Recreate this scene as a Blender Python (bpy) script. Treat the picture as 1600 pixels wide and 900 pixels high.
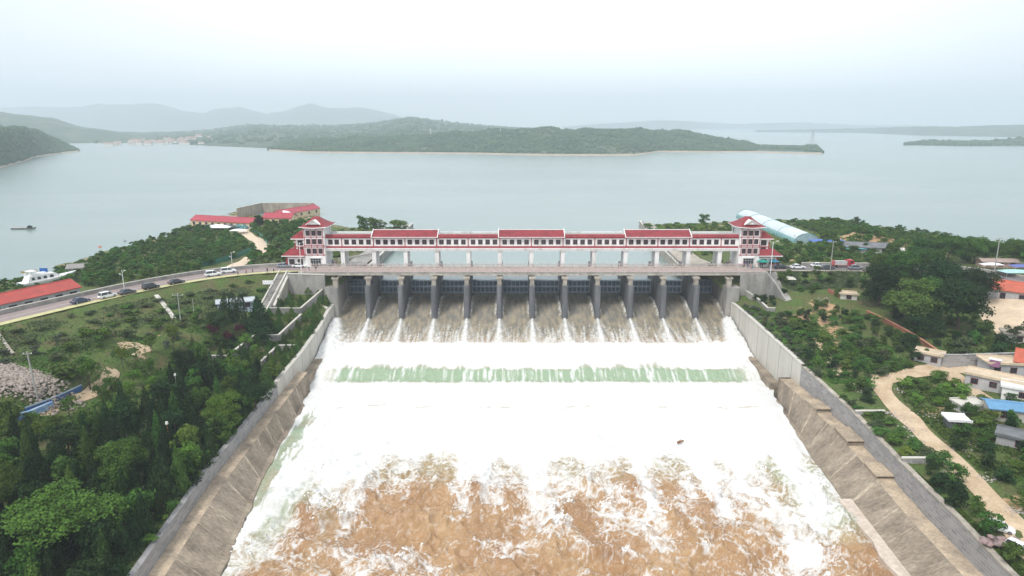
import bpy, math, random
import numpy as np
from mathutils import Vector
for o in list(bpy.data.objects): bpy.data.objects.remove(o)
C = bpy.context.scene.collection
SC = bpy.context.scene
R = math.radians
random.seed(7)
# ---------------------------------------------------------------- camera
CH = 44.3; PITCH = R(13.44); F = 1067.0
cam = bpy.data.cameras.new('camera'); co = bpy.data.objects.new('camera', cam); C.objects.link(co)
co.location = (0, 0, CH); co.rotation_euler = (R(90)-PITCH, 0, 0)
cam.sensor_width = 36; cam.lens = 36*F/1600; cam.clip_start = 1; cam.clip_end = 40000
SC.camera = co
# ---------------------------------------------------------------- world
SUN_EL, SUN_AZ = R(56), R(215)      # azimuth from +Y clockwise
w = bpy.data.worlds.new('World'); SC.world = w; w.use_nodes = True
nt = w.node_tree; nt.nodes.clear()
N = nt.nodes.new; L = nt.links.new
out = N('ShaderNodeOutputWorld'); bg = N('ShaderNodeBackground'); sky = N('ShaderNodeTexSky')
sky.sky_type = 'NISHITA'; sky.sun_disc = False; sky.sun_elevation = SUN_EL; sky.sun_rotation = SUN_AZ
sky.air_density = 1.0; sky.dust_density = 4.0; sky.ozone_density = 1.5
tc = N('ShaderNodeTexCoord'); mp = N('ShaderNodeMapping'); mp.inputs['Scale'].default_value = (1, 1, 2.2)
nz = N('ShaderNodeTexNoise'); nz.inputs['Scale'].default_value = 1.3; nz.inputs['Detail'].default_value = 5; nz.inputs['Roughness'].default_value = .45
cr = N('ShaderNodeValToRGB'); cr.color_ramp.elements[0].position = .3; cr.color_ramp.elements[1].position = .7
cr.color_ramp.elements[0].color = (7.1, 7.4, 7.75, 1); cr.color_ramp.elements[1].color = (8.0, 8.2, 8.45, 1)
# thin bright patch of the cloud sheet, fixed in the sky ahead
nrm = N('ShaderNodeVectorMath'); nrm.operation = 'DOT_PRODUCT'; nrm.inputs[1].default_value = (0.02, .925, .38)
rm = N('ShaderNodeMapRange'); rm.interpolation_type = 'SMOOTHSTEP'; rm.inputs['From Min'].default_value = .74; rm.inputs['From Max'].default_value = 1.0
rm.inputs['To Min'].default_value = 1.0; rm.inputs['To Max'].default_value = 1.45
sc_ = N('ShaderNodeVectorMath'); sc_.operation = 'SCALE'
mx = N('ShaderNodeMix'); mx.data_type = 'RGBA'; mx.inputs['Factor'].default_value = .86
L(tc.outputs['Generated'], mp.inputs[0]); L(mp.outputs[0], nz.inputs['Vector']); L(nz.outputs['Fac'], cr.inputs[0])
L(tc.outputs['Generated'], nrm.inputs[0]); L(nrm.outputs['Value'], rm.inputs['Value'])
L(cr.outputs[0], sc_.inputs[0]); L(rm.outputs[0], sc_.inputs['Scale'])
L(sky.outputs[0], mx.inputs['A']); L(sc_.outputs[0], mx.inputs['B']); L(mx.outputs['Result'], bg.inputs[0])
bg.inputs[1].default_value = 0.085; L(bg.outputs[0], out.inputs[0])
sl = bpy.data.lights.new('sun', 'SUN'); sl.energy = 1.5; sl.angle = R(14); sl.color = (1, .965, .9)
so = bpy.data.objects.new('sun', sl); C.objects.link(so)
sd = Vector((math.sin(SUN_AZ)*math.cos(SUN_EL), math.cos(SUN_AZ)*math.cos(SUN_EL), math.sin(SUN_EL)))
so.rotation_euler = sd.to_track_quat('Z', 'Y').to_euler(); so.location = (0, 0, 200)
SC.view_settings.view_transform = 'Standard'; SC.view_settings.look = 'None'
SC.view_settings.exposure = 0.84; SC.view_settings.gamma = 1; SC.view_settings.use_curve_mapping = False
cy = SC.cycles if hasattr(SC, 'cycles') else None
try:
    cy.use_denoising = True; cy.max_bounces = 6; cy.diffuse_bounces = 3; cy.glossy_bounces = 3; cy.transmission_bounces = 3
    cy.transparent_max_bounces = 6; cy.volume_bounces = 1; cy.sample_clamp_indirect = 8; cy.caustics_reflective = False; cy.caustics_refractive = False
except Exception as e: print(e)
# ---------------------------------------------------------------- picture -> place
CP, SP = math.cos(PITCH), math.sin(PITCH)
def ray(px, py):
    a = px-800; b = 450-py
    return np.array([a, F*CP+b*SP, -F*SP+b*CP])
def at(px, py, z):
    d = ray(px, py); t = (z-CH)/d[2]
    return float(d[0]*t), float(d[1]*t)
def atY(px, py, Y):
    d = ray(px, py); t = Y/d[1]
    return float(d[0]*t), float(CH+d[2]*t)
# ---------------------------------------------------------------- noise
def _h(ix, iy, s):
    n = (ix.astype(np.int64)*374761393 + iy.astype(np.int64)*668265263 + s*1442695041) & 0x7fffffff
    n = ((n ^ (n >> 13))*1274126177) & 0x7fffffff
    n = (n ^ (n >> 16)) & 0xffff
    return n/65535.0
def vnoise(x, y, s=0):
    ix = np.floor(x); iy = np.floor(y); fx = x-ix; fy = y-iy
    fx = fx*fx*fx*(fx*(fx*6-15)+10); fy = fy*fy*fy*(fy*(fy*6-15)+10)
    a = _h(ix, iy, s); b = _h(ix+1, iy, s); c = _h(ix, iy+1, s); d = _h(ix+1, iy+1, s)
    return (a*(1-fx)+b*fx)*(1-fy)+(c*(1-fx)+d*fx)*fy
def fbm(x, y, o=4, s=0, g=.5):
    x = np.asarray(x, float); y = np.asarray(y, float); v = 0; a = 1; t = 0
    for k in range(o):
        v = v+a*vnoise(x*2**k+k*17.3, y*2**k-k*9.1, s+k*7); t += a; a *= g
    return v/t
def ridged(x, y, o=4, s=0, g=.55):
    x = np.asarray(x, float); y = np.asarray(y, float); v = 0; a = 1; t = 0
    for k in range(o):
        v = v+a*(1-np.abs(2*vnoise(x*2**k+k*31.7, y*2**k+k*5.3, s+k*13)-1)); t += a; a *= g
    return v/t
def sstep(a, b, x):
    t = np.clip((x-a)/(b-a), 0, 1); return t*t*(3-2*t)
# ---------------------------------------------------------------- materials
MC = {}
def mat(name, col, rough=.8, var=.12, scale=.6, bump=0.0, bscale=None, metal=0, stretch=(1, 1, 1), col2=None, spec=.3, obj=False, fine=0.0, rnd=0.0, local=False, band=(.35, .65)):
    if name in MC: return MC[name]
    m = bpy.data.materials.new(name); m.use_nodes = True; t = m.node_tree; b = t.nodes['Principled BSDF']
    b.inputs['Roughness'].default_value = rough; b.inputs['Metallic'].default_value = metal; b.inputs['Specular IOR Level'].default_value = spec
    n = t.nodes.new; l = t.links.new
    if local: src = n('ShaderNodeTexCoord').outputs['Object']
    else: src = n('ShaderNodeNewGeometry').outputs['Position']
    mpn = n('ShaderNodeMapping'); mpn.inputs['Scale'].default_value = stretch; l(src, mpn.inputs[0])
    z = n('ShaderNodeTexNoise'); z.inputs['Scale'].default_value = scale; z.inputs['Detail'].default_value = 5; z.inputs['Roughness'].default_value = .6
    l(mpn.outputs[0], z.inputs['Vector'])
    r = n('ShaderNodeValToRGB'); e = r.color_ramp.elements; e[0].position = band[0]; e[1].position = band[1]
    c = np.array(col); c2 = np.array(col2) if col2 is not None else None
    lo = c*(1-var) if c2 is None else c2; hi = np.minimum(c*(1+var), .95) if c2 is None else c
    e[0].color = (*lo, 1); e[1].color = (*hi, 1); l(z.outputs['Fac'], r.inputs[0]); cout = r.outputs[0]
    if fine > 0:
        z2 = n('ShaderNodeTexNoise'); z2.inputs['Scale'].default_value = scale*9; z2.inputs['Detail'].default_value = 3; l(mpn.outputs[0], z2.inputs['Vector'])
        mr = n('ShaderNodeMapRange'); mr.inputs['From Min'].default_value = .3; mr.inputs['From Max'].default_value = .7
        mr.inputs['To Min'].default_value = 1-fine; mr.inputs['To Max'].default_value = 1+fine; l(z2.outputs['Fac'], mr.inputs['Value'])
        vm = n('ShaderNodeVectorMath'); vm.operation = 'SCALE'; l(cout, vm.inputs[0]); l(mr.outputs[0], vm.inputs['Scale']); cout = vm.outputs[0]
    if rnd > 0:
        oi = n('ShaderNodeObjectInfo'); mr = n('ShaderNodeMapRange'); mr.inputs['To Min'].default_value = 1-rnd; mr.inputs['To Max'].default_value = 1+rnd
        l(oi.outputs['Random'], mr.inputs['Value']); vm = n('ShaderNodeVectorMath'); vm.operation = 'SCALE'
        l(cout, vm.inputs[0]); l(mr.outputs[0], vm.inputs['Scale']); cout = vm.outputs[0]
        hs = n('ShaderNodeHueSaturation'); mh = n('ShaderNodeMapRange'); mh.inputs['To Min'].default_value = .5-.035*rnd/.3; mh.inputs['To Max'].default_value = .5+.02*rnd/.3
        m2 = n('ShaderNodeMath'); m2.operation = 'FRACT'; m3 = n('ShaderNodeMath'); m3.operation = 'MULTIPLY'; m3.inputs[1].default_value = 7.31
        l(oi.outputs['Random'], m3.inputs[0]); l(m3.outputs[0], m2.inputs[0]); l(m2.outputs[0], mh.inputs['Value']); l(mh.outputs[0], hs.inputs['Hue']); l(cout, hs.inputs['Color']); cout = hs.outputs[0]
    l(cout, b.inputs['Base Color'])
    if bump > 0:
        zb = n('ShaderNodeTexNoise'); zb.inputs['Scale'].default_value = bscale or scale*4; zb.inputs['Detail'].default_value = 6; l(mpn.outputs[0], zb.inputs['Vector'])
        bp = n('ShaderNodeBump'); bp.inputs['Strength'].default_value = 1; bp.inputs['Distance'].default_value = bump; l(zb.outputs['Fac'], bp.inputs['Height']); l(bp.outputs[0], b.inputs['Normal'])
    MC[name] = m; return m
def tiled(name, col, rough=.6, pitch=.45, axis='X', depth=.06, var=.12, col2=None, local=True):
    """corrugated or tiled sheet: ribs of the given pitch along an axis"""
    if name in MC: return MC[name]
    m = mat(name, col, rough, var, .5, col2=col2, fine=.06, local=local)
    t = m.node_tree; n = t.nodes.new; l = t.links.new; b = t.nodes['Principled BSDF']
    wv = n('ShaderNodeTexWave'); wv.wave_type = 'BANDS'; wv.bands_direction = axis; wv.inputs['Scale'].default_value = 1/pitch/6.283*3.14159; wv.inputs['Distortion'].default_value = .1
    g = n('ShaderNodeTexCoord'); l(g.outputs['Object'], wv.inputs['Vector'])
    bp = n('ShaderNodeBump'); bp.inputs['Distance'].default_value = depth; l(wv.outputs['Fac'], bp.inputs['Height']); l(bp.outputs[0], b.inputs['Normal'])
    return m
def masonry(name, c1, c2, mortar, sx=1.0, sy=.5, axis='xz', bump=.03):
    if name in MC: return MC[name]
    m = mat(name, c1, .9, .2, .5); t = m.node_tree; n = t.nodes.new; l = t.links.new; b = t.nodes['Principled BSDF']
    g = n('ShaderNodeNewGeometry'); sp = n('ShaderNodeSeparateXYZ'); cb = n('ShaderNodeCombineXYZ'); l(g.outputs['Position'], sp.inputs[0])
    ad = n('ShaderNodeMath'); ad.operation = 'ADD'; l(sp.outputs['X'], ad.inputs[0]); l(sp.outputs['Y'], ad.inputs[1])
    l(ad.outputs[0], cb.inputs['X']); l(sp.outputs['Z'], cb.inputs['Y'])
    br = n('ShaderNodeTexBrick'); br.inputs['Color1'].default_value = (*c1, 1); br.inputs['Color2'].default_value = (*c2, 1); br.inputs['Mortar'].default_value = (*mortar, 1)
    br.inputs['Scale'].default_value = 1; br.inputs['Brick Width'].default_value = sx; br.inputs['Row Height'].default_value = sy; br.inputs['Mortar Size'].default_value = .04*sy*2
    l(cb.outputs[0], br.inputs['Vector'])
    old = b.inputs['Base Color'].links[0].from_socket
    mxn = n('ShaderNodeMix'); mxn.data_type = 'RGBA'; mxn.inputs['Factor'].default_value = .3; l(br.outputs['Color'], mxn.inputs['A']); l(old, mxn.inputs['B'])
    l(mxn.outputs['Result'], b.inputs['Base Color'])
    bp = n('ShaderNodeBump'); bp.inputs['Distance'].default_value = bump; bp.invert = True; l(br.outputs['Fac'], bp.inputs['Height']); l(bp.outputs[0], b.inputs['Normal'])
    return m
white = mat('white_paint', (.80, .80, .79), .6, .05, .5, fine=.05, stretch=(1, 1, .22), col2=(.58, .57, .54), band=(.28, .52))
redp = mat('red_paint', (.33, .035, .05), .6, .12, .8)
rtile = tiled('red_tile', (.36, .05, .06), .6, .5, 'X', .12, .15, col2=(.23, .035, .042))
rsheet = tiled('red_sheet', (.44, .07, .055), .5, .9, 'X', .05, .12, col2=(.33, .06, .05))
pinksheet = tiled('crimson_sheet', (.43, .06, .085), .5, .8, 'X', .05, .12, col2=(.33, .05, .07))
osheet = tiled('orange_sheet', (.52, .12, .07), .5, .9, 'X', .05, .12, col2=(.40, .10, .06))
glass = mat('dark_glass', (.025, .035, .045), .12, .2, 2, spec=.5)
frame_m = mat('maroon_frame', (.18, .04, .05), .5, .1, 2)
conc = mat('concrete', (.36, .345, .32), .9, .2, .35, .02, 3, col2=(.20, .195, .185), fine=.08, stretch=(1, 1, .35))
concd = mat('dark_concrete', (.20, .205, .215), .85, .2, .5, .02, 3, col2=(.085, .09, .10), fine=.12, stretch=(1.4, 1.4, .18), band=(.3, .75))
concb = mat('beige_concrete', (.46, .42, .36), .9, .2, .6, .02, 3, col2=(.28, .25, .21), fine=.08, stretch=(1, 1, .35))
concl = mat('pale_concrete', (.58, .56, .51), .9, .2, .3, .02, 2, col2=(.48, .46, .41), fine=.06, stretch=(1, 1, .12))
stained = mat('stained_concrete', (.37, .31, .24), .9, .25, .3, .05, 1.2, col2=(.16, .13, .10), fine=.25, stretch=(.5, 1.0, .5), band=(.28, .72))
benchm = mat('bench_concrete', (.50, .40, .29), .9, .25, .25, .05, 1.2, col2=(.26, .215, .17), fine=.2, band=(.32, .66))
stonew = masonry('stone_wall', (.34, .33, .33), (.19, .19, .195), (.42, .41, .39), 1.3, .55)
brickw = masonry('brick_wall', (.36, .13, .08), (.28, .10, .07), (.35, .30, .26), .5, .18)
asph = mat('asphalt', (.30, .235, .225), .9, .15, .5, fine=.08, col2=(.24, .205, .20))
asphg = mat('grey_asphalt', (.16, .145, .145), .9, .15, .5, fine=.08)
pinkr = mat('pink_paving', (.40, .28, .265), .9, .15, .6, fine=.12)
ystrip = mat('yellow_verge', (.48, .46, .24), .9, .15, .7, fine=.1)
dirt = mat('dirt', (.56, .44, .31), .95, .15, .25, .06, 1.5, col2=(.42, .31, .20), fine=.14)
steel = mat('gate_steel', (.14, .19, .25), .5, .2, 1.2, col2=(.08, .115, .16), fine=.1, metal=.3)
steell = mat('gate_rib_steel', (.28, .34, .40), .5, .15, 1.2, metal=.3)
pole_m = mat('galvanised', (.45, .46, .46), .5, .1, 1, metal=.3)
polec = mat('pole_concrete', (.34, .34, .33), .9, .15, .7)
bark = mat('bark', (.10, .075, .055), .95, .3, 2, .03, 8)
cream = mat('cream_wall', (.68, .55, .36), .8, .1, .5, fine=.05)
grayw = mat('grey_render', (.42, .42, .43), .85, .12, .4, fine=.08, stretch=(1, 1, .4))
flatroof = mat('tan_flat_roof', (.55, .45, .33), .9, .15, .4, fine=.1)
blue = tiled('blue_sheet', (.12, .28, .46), .5, .8, 'X', .05, .1)
wsheet = mat('white_sheet', (.78, .79, .80), .5, .06, .6)
black = mat('black', (.02, .02, .022), .5, .2, 3)
rubber = mat('rubber', (.02, .02, .02), .8, .2, 3)
rimm = mat('rim', (.4, .4, .42), .3, .05, 3, metal=.7)
skin = mat('skin', (.45, .27, .18), .6, .05, 3); hairm = mat('hair', (.02, .015, .012), .7, .1, 3)
# ---------------------------------------------------------------- mesh builder
class MB:
    def __init__(s): s.v = []; s.f = []; s.m = []
    def add(s, vs, fs, mi=0):
        o = len(s.v); s.v += [tuple(map(float, p)) for p in vs]; s.f += [tuple(o+i for i in f) for f in fs]; s.m += [mi]*len(fs); return s
    def box(s, x0, x1, y0, y1, z0, z1, mi=0):
        return s.add([(x0,y0,z0),(x1,y0,z0),(x1,y1,z0),(x0,y1,z0),(x0,y0,z1),(x1,y0,z1),(x1,y1,z1),(x0,y1,z1)],
                     [(0,3,2,1),(4,5,6,7),(0,1,5,4),(1,2,6,5),(2,3,7,6),(3,0,4,7)], mi)
    def bar(s, p, q, w, h=None, mi=0):
        """box beam from p to q, w wide, h high"""
        h = h or w; p = Vector(p); q = Vector(q); d = (q-p).normalized()
        u = d.cross(Vector((0,0,1))); u = u.normalized() if u.length > 1e-4 else Vector((1,0,0)); n = u.cross(d)
        u = u*w/2; n = n*h/2
        vs = [a+i*u+j*n for a in (p, q) for i, j in ((-1,-1),(1,-1),(1,1),(-1,1))]
        return s.add(vs, [(0,1,2,3),(7,6,5,4),(0,4,5,1),(1,5,6,2),(2,6,7,3),(3,7,4,0)], mi)
    def tube(s, p, q, r0, r1=None, n=8, mi=0):
        r1 = r0 if r1 is None else r1; p = Vector(p); q = Vector(q); d = (q-p).normalized()
        u = d.cross(Vector((0,0,1))); u = u.normalized() if u.length > 1e-3 else Vector((1,0,0)); k = u.cross(d)
        vs = []
        for a, r in ((p, r0), (q, r1)):
            for i in range(n): t = 2*math.pi*i/n; vs.append(a+u*math.cos(t)*r+k*math.sin(t)*r)
        fs = [(i, (i+1) % n, n+(i+1) % n, n+i) for i in range(n)]+[tuple(range(n))[::-1], tuple(range(n, 2*n))]
        return s.add(vs, fs, mi)
    def ext(s, prof, x0, x1, mi=0, caps=True, axis='x'):
        """closed profile of (a,b) extruded along x (a=y,b=z)"""
        n = len(prof)
        P = lambda x, a, b: (x, a, b) if axis == 'x' else (a, x, b)
        vs = [P(x0, a, b) for a, b in prof]+[P(x1, a, b) for a, b in prof]
        fs = [(i, (i+1) % n, n+(i+1) % n, n+i) for i in range(n)]
        if caps: fs += [tuple(range(n))[::-1], tuple(range(n, 2*n))]
        return s.add(vs, fs, mi)
    def sheet(s, rows, mi=0):
        o = len(s.v); m = len(rows[0])
        s.v += [tuple(map(float, p)) for r in rows for p in r]
        for i in range(len(rows)-1):
            for j in range(m-1): s.f.append((o+i*m+j, o+i*m+j+1, o+(i+1)*m+j+1, o+(i+1)*m+j)); s.m.append(mi)
        return s
    def build(s, name, mats, parent=None, world=False, smooth=False, fix=True):
        me = bpy.data.meshes.new(name)
        off = parent.location if (world and parent) else (0, 0, 0)
        me.from_pydata([(a-off[0], b-off[1], c-off[2]) for a, b, c in s.v], [], s.f)
        for m in (mats if isinstance(mats, (list, tuple)) else [mats]): me.materials.append(m)
        me.polygons.foreach_set('material_index', s.m)
        if smooth: me.polygons.foreach_set('use_smooth', [True]*len(s.f))
        me.update()
        if fix:
            import bmesh
            b = bmesh.new(); b.from_mesh(me); bmesh.ops.recalc_face_normals(b, faces=b.faces); b.to_mesh(me); b.free()
        return link(name, me, parent)
def link(name, me, parent=None):
    o = bpy.data.objects.new(name, me); C.objects.link(o)
    if parent: o.parent = parent
    return o
def npmesh(name, V, Fq, m, attrs=None, smooth=False):
    me = bpy.data.meshes.new(name); V = np.asarray(V, np.float32); Fq = np.asarray(Fq, np.int32); k = Fq.shape[1]
    me.vertices.add(len(V)); me.vertices.foreach_set('co', V.ravel())
    me.loops.add(Fq.size); me.loops.foreach_set('vertex_index', Fq.ravel())
    me.polygons.add(len(Fq)); me.polygons.foreach_set('loop_start', np.arange(0, Fq.size, k, dtype=np.int32))
    if smooth: me.polygons.foreach_set('use_smooth', np.ones(len(Fq), bool))
    for mm in (m if isinstance(m, (list, tuple)) else [m]): me.materials.append(mm)
    for a, d in (attrs or {}).items():
        t = me.attributes.new(a, 'FLOAT', 'POINT'); t.data.foreach_set('value', np.asarray(d, np.float32).ravel())
    me.update(calc_edges=True); me.validate(); return me
def gridmesh(name, X, Y, Z, m, attrs=None, smooth=True):
    r, c = X.shape; V = np.stack([X, Y, Z], -1).reshape(-1, 3); i = np.arange(r*c).reshape(r, c)
    Fq = np.stack([i[:-1, :-1], i[:-1, 1:], i[1:, 1:], i[1:, :-1]], -1).reshape(-1, 4)
    return npmesh(name, V, Fq, m, attrs, smooth)
def tag(o, label=None, cat=None, group=None, kind=None):
    if label: o['label'] = label
    if cat: o['category'] = cat
    if group: o['group'] = group
    if kind: o['kind'] = kind
    return o
def thing(name, label, cat, loc=(0, 0, 0), rz=0, group=None):
    o = bpy.data.objects.new(name, None); C.objects.link(o); o.empty_display_size = .5
    o.location = loc; o.rotation_euler = (0, 0, rz); return tag(o, label, cat, group)
def dup(o, loc, rz=0, label=None, scale=None, group=None):
    def cp(a, par):
        c = a.copy(); C.objects.link(c); c.parent = par
        for ch in a.children: cp(ch, c)
        return c
    r = cp(o, None); r.location = loc; r.rotation_euler = (0, 0, rz)
    if label: r['label'] = label
    if group: r['group'] = group
    if scale is not None: r.scale = scale
    return r
# ---------------------------------------------------------------- plan of the channel (world metres)
WL = dict(Y=[30, 82, 110, 157, 203, 206, 215, 430], X=[-48, -51.6, -54, -55, -55.3, -54.5, -49, -49])
WR = dict(Y=[30, 82, 100, 130, 153, 203, 206, 215, 283, 345, 430], X=[66.5, 68, 68.3, 70, 68.5, 67.5, 66.8, 57, 59.5, 65, 75])
ZL = dict(Y=[30, 82, 135, 150, 170, 190, 203, 206], Z=[-15.5, -15.3, -15, -14.3, -13.9, -12.3, -9.3, -9.0])
ZR = dict(Y=[30, 82, 95, 111, 130, 153, 186, 203, 206], Z=[-15.6, -15.1, -14, -13.7, -13, -10.9, -9.3, -8.9, -8.9])
xl = lambda y: np.interp(y, WL['Y'], WL['X']); xr = lambda y: np.interp(y, WR['Y'], WR['X'])
zl = lambda y: np.interp(y, ZL['Y'], ZL['Z']); zr = lambda y: np.interp(y, ZR['Y'], ZR['Z'])
RES = -5.5
ROADL = [(-150, 60), (-135, 105), (-116.8, 149.6), (-109.5, 166), (-99, 187), (-85.3, 202), (-68, 208.5), (-56, 209)]     # downstream edge
ROADR = [(66, 209), (90, 209), (118, 208), (136, 206), (143, 197), (146, 180), (147, 150), (150, 60)]
def offset(poly, d):
    P = [Vector(p) for p in poly]; o = []
    for i, p in enumerate(P):
        a = P[max(i-1, 0)]; b = P[min(i+1, len(P)-1)]; t = (b-a).normalized(); o.append((p.x-t.y*d, p.y+t.x*d))
    return o
def resample(poly, step=1.0):
    P = [np.array(p, float) for p in poly]; o = []
    for a, b in zip(P[:-1], P[1:]):
        n = max(1, int(np.linalg.norm((b-a)[:2])/step))
        for k in range(n): o.append(a+(b-a)*k/n)
    o.append(P[-1]); return o
def smooth_poly(poly, it=2):
    P = [np.array(p, float) for p in poly]
    for _ in range(it):
        Q = [P[0]]
        for a, b in zip(P[:-1], P[1:]): Q += [a*.75+b*.25, a*.25+b*.75]
        Q.append(P[-1]); P = Q
    return [tuple(p) for p in P]
ROADL = smooth_poly(ROADL); ROADR = smooth_poly(ROADR)
# ---------------------------------------------------------------- ground
YS = np.arange(30, 432, 2.0); NC = 120; U = np.linspace(0, 1, NC)
def solve(side, cons):
    xw = xl(YS) if side < 0 else xr(YS)
    XX = xw[:, None]+(side*280-xw[:, None])*U[None, :]
    Z = np.full(XX.shape, np.nan)
    for pts, z in cons:
        for p in resample([(*q[:2], (q[2] if len(q) > 2 else z)) for q in pts], .8):
            i = int(round((p[1]-YS[0])/2)); 
            if not 0 <= i < len(YS): continue
            u = (p[0]-xw[i])/(side*280-xw[i]); j = int(round(u*(NC-1)))
            if 0 <= j < NC: Z[i, j] = p[2]
    fixed = ~np.isnan(Z); ii, jj = np.nonzero(fixed); zv = Z[fixed]
    A = np.arange(len(YS))[:, None, None]; B = np.arange(NC)[None, :, None]
    sub = slice(0, None, max(1, len(ii)//500))
    d = (A-ii[sub])**2+(B-jj[sub])**2+.5; wgt = d**-2.0; init = (wgt*zv[sub]).sum(-1)/wgt.sum(-1)
    Z = np.where(fixed, np.nan_to_num(Z), init)
    for _ in range(1500):
        P = np.pad(Z, 1, mode='edge'); Zn = (P[:-2, 1:-1]+P[2:, 1:-1]+P[1:-1, :-2]+P[1:-1, 2:])/4
        Z = np.where(fixed, Z, Zn)
    n = (fbm(XX/9, YS[:, None]/9+0*XX, 3, 5)-.5)*1.0*(~fixed)
    return XX, Z+n*.6
g3 = lambda l, z: [(*at(a, b, z), z) for a, b in l]
# left bank
toeL = offset(ROADL, -26)
toeL = [p for p in toeL if p[1] < 190 and p[0] < -66]
consL = [([(xl(y), y, zl(y)-.4) for y in range(30, 205, 2)], 0),
  ([(-280, 60), (-280, 225)], -4.5), ([(-280, 228), (-280, 431)], -10), ([(-280, 430), (-49, 430)], -10), ([(-49, 345), (-49, 430)], -10),
  ([(-280, 30), (-160, 30)], -5), ([(-158, 30), (-48, 30)], -15.5),
  ([(*p, -8.0) for p in toeL], 0), ([(-120, 60), (-104, 105), (-88, 140), (-74, 172)], -12.2), ([(-80, 60), (-78, 110), (-66, 150), (-62, 172)], -14.2),
  ([(-62, 172), (-60, 186)], -12.6), ([(-62, 196), (-57.5, 203)], -8.6), ([(-68, 204), (-56, 204)], -8.4), ([(-68, 196), (-70, 190)], -8),
  (g3([(-250, 470), (-20, 442), (85, 428), (150, 405), (230, 378), (290, 362), (298, 345), (345, 337), (365, 331), (478, 329), (500, 343), (540, 355), (640, 358)], RES), 0),
  ([(-49, y) for y in range(222, 332, 2)], -3.0), ([(-60, 225), (-62, 300)], -2.6), ([(-100, 240), (-140, 260)], -3.2), (g3([(320, 358), (400, 356), (450, 352)], -2.5), 0),
  (g3([(150, 425), (250, 400)], -3.6), 0),
  (offset(ROADL, 11.5), -1.8), (ROADL, -.15), (offset(ROADL, 3), -.15), (offset(ROADL, 6), -.15), (offset(ROADL, 8.4), -.15)]
consR = [([(xr(y), y, zr(y)-.4) for y in range(30, 205, 2)], 0),
  ([(280, 60), (280, 215)], -3), ([(280, 217), (280, 250)], -4), ([(280, 300), (280, 431)], -10), ([(280, 430), (66, 430)], -10), ([(65, 350), (75, 430)], -10),
  ([(67, 30), (280, 30)], -16), ([(132, 60), (128, 130), (125, 160)], -9), ([(160, 60), (158, 180)], -3),
  ([(100, 178), (125, 178)], -7.5), (g3([(1362, 600), (1450, 690), (1600, 835)], -13), 0), (g3([(1480, 575), (1600, 640)], -11.5), 0), (g3([(1540, 495), (1600, 510)], -6), 0),
  ([(75, 196), (78, 186)], -7.5), ([(84, 196), (110, 194)], -4.2), ([(79, 204), (69, 204)], -8.0), ([(72, 203), (70, 199)], -8),
  (g3([(1000, 352), (1140, 347), (1200, 343), (1300, 344), (1345, 350), (1420, 361), (1500, 374), (1600, 388), (1800, 405)], RES), 0),
  ([(y*0+float(xr(y)), y) for y in range(222, 340, 2)], -3.0), ([(80, 240), (90, 300)], -2.2), ([(117, 262), (118, 335)], -1.6), ([(150, 250), (190, 245)], -1.0),
  (g3([(1330, 362), (1390, 372)], 2.5), 0), (g3([(1420, 380), (1500, 392)], -.5), 0),
  ([(90, 219), (150, 219), (180, 212)], -.6), (ROADR, -.15), (offset(ROADR, 3), -.15), (offset(ROADR, 6), -.15), (offset(ROADR, 8.4), -.15)]
GX = {}; GZ = {}
for s_, cn in ((-1, consL), (1, consR)): GX[s_], GZ[s_] = solve(s_, cn)
def gz(x, y):
    s_ = -1 if x < 5 else 1
    fi = min(max((y-YS[0])/2, 0), len(YS)-1.001); i = int(fi); a = fi-i
    xw = float(xl(y) if s_ < 0 else xr(y)); u = (x-xw)/(s_*280-xw)
    if u < -0.001: return -24.0 if y < 212 else -12.0
    fj = min(max(u*(NC-1), 0), NC-1.001); j = int(fj); b = fj-j; Z = GZ[s_]
    return float((Z[i, j]*(1-b)+Z[i, j+1]*b)*(1-a)+(Z[i+1, j]*(1-b)+Z[i+1, j+1]*b)*a)
def onground(px, py):
    d = ray(px, py); d = d/d[1]
    Y = 40.0
    while Y < 430:
        if CH+d[2]*Y < gz(d[0]*Y, Y): break
        Y += 1.5
    for _ in range(6):
        Y -= .25
        if CH+d[2]*Y > gz(d[0]*Y, Y): break
    return float(d[0]*Y), float(Y), gz(d[0]*Y, Y)
# ground material: dry grass, green grass and bare soil, mixed by the painted soil mask and noise
gm = mat('grassland', (.070, .115, .026), .95, .3, .22, .12, 2.2, col2=(.105, .092, .042), fine=.35, band=(.32, .58))
t = gm.node_tree; n = t.nodes.new; l = t.links.new; b = t.nodes['Principled BSDF']
old = b.inputs['Base Color'].links[0].from_socket
av = n('ShaderNodeAttribute'); av.attribute_name = 'soil'; z_ = n('ShaderNodeTexNoise'); z_.inputs['Scale'].default_value = .35; z_.inputs['Detail'].default_value = 6
g_ = n('ShaderNodeNewGeometry'); l(g_.outputs['Position'], z_.inputs['Vector'])
ma = n('ShaderNodeMath'); ma.operation = 'ADD'; l(av.outputs['Fac'], ma.inputs[0]); l(z_.outputs['Fac'], ma.inputs[1])
mr = n('ShaderNodeMapRange'); mr.inputs['From Min'].default_value = .92; mr.inputs['From Max'].default_value = 1.05; l(ma.outputs[0], mr.inputs['Value'])
rs = n('ShaderNodeValToRGB'); rs.color_ramp.elements[0].color = (.30, .15, .075, 1); rs.color_ramp.elements[1].color = (.50, .36, .22, 1); l(z_.outputs['Fac'], rs.inputs[0])
mxx = n('ShaderNodeMix'); mxx.data_type = 'RGBA'; l(mr.outputs[0], mxx.inputs['Factor']); l(old, mxx.inputs['A']); l(rs.outputs[0], mxx.inputs['B']); l(mxx.outputs['Result'], b.inputs['Base Color'])
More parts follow.
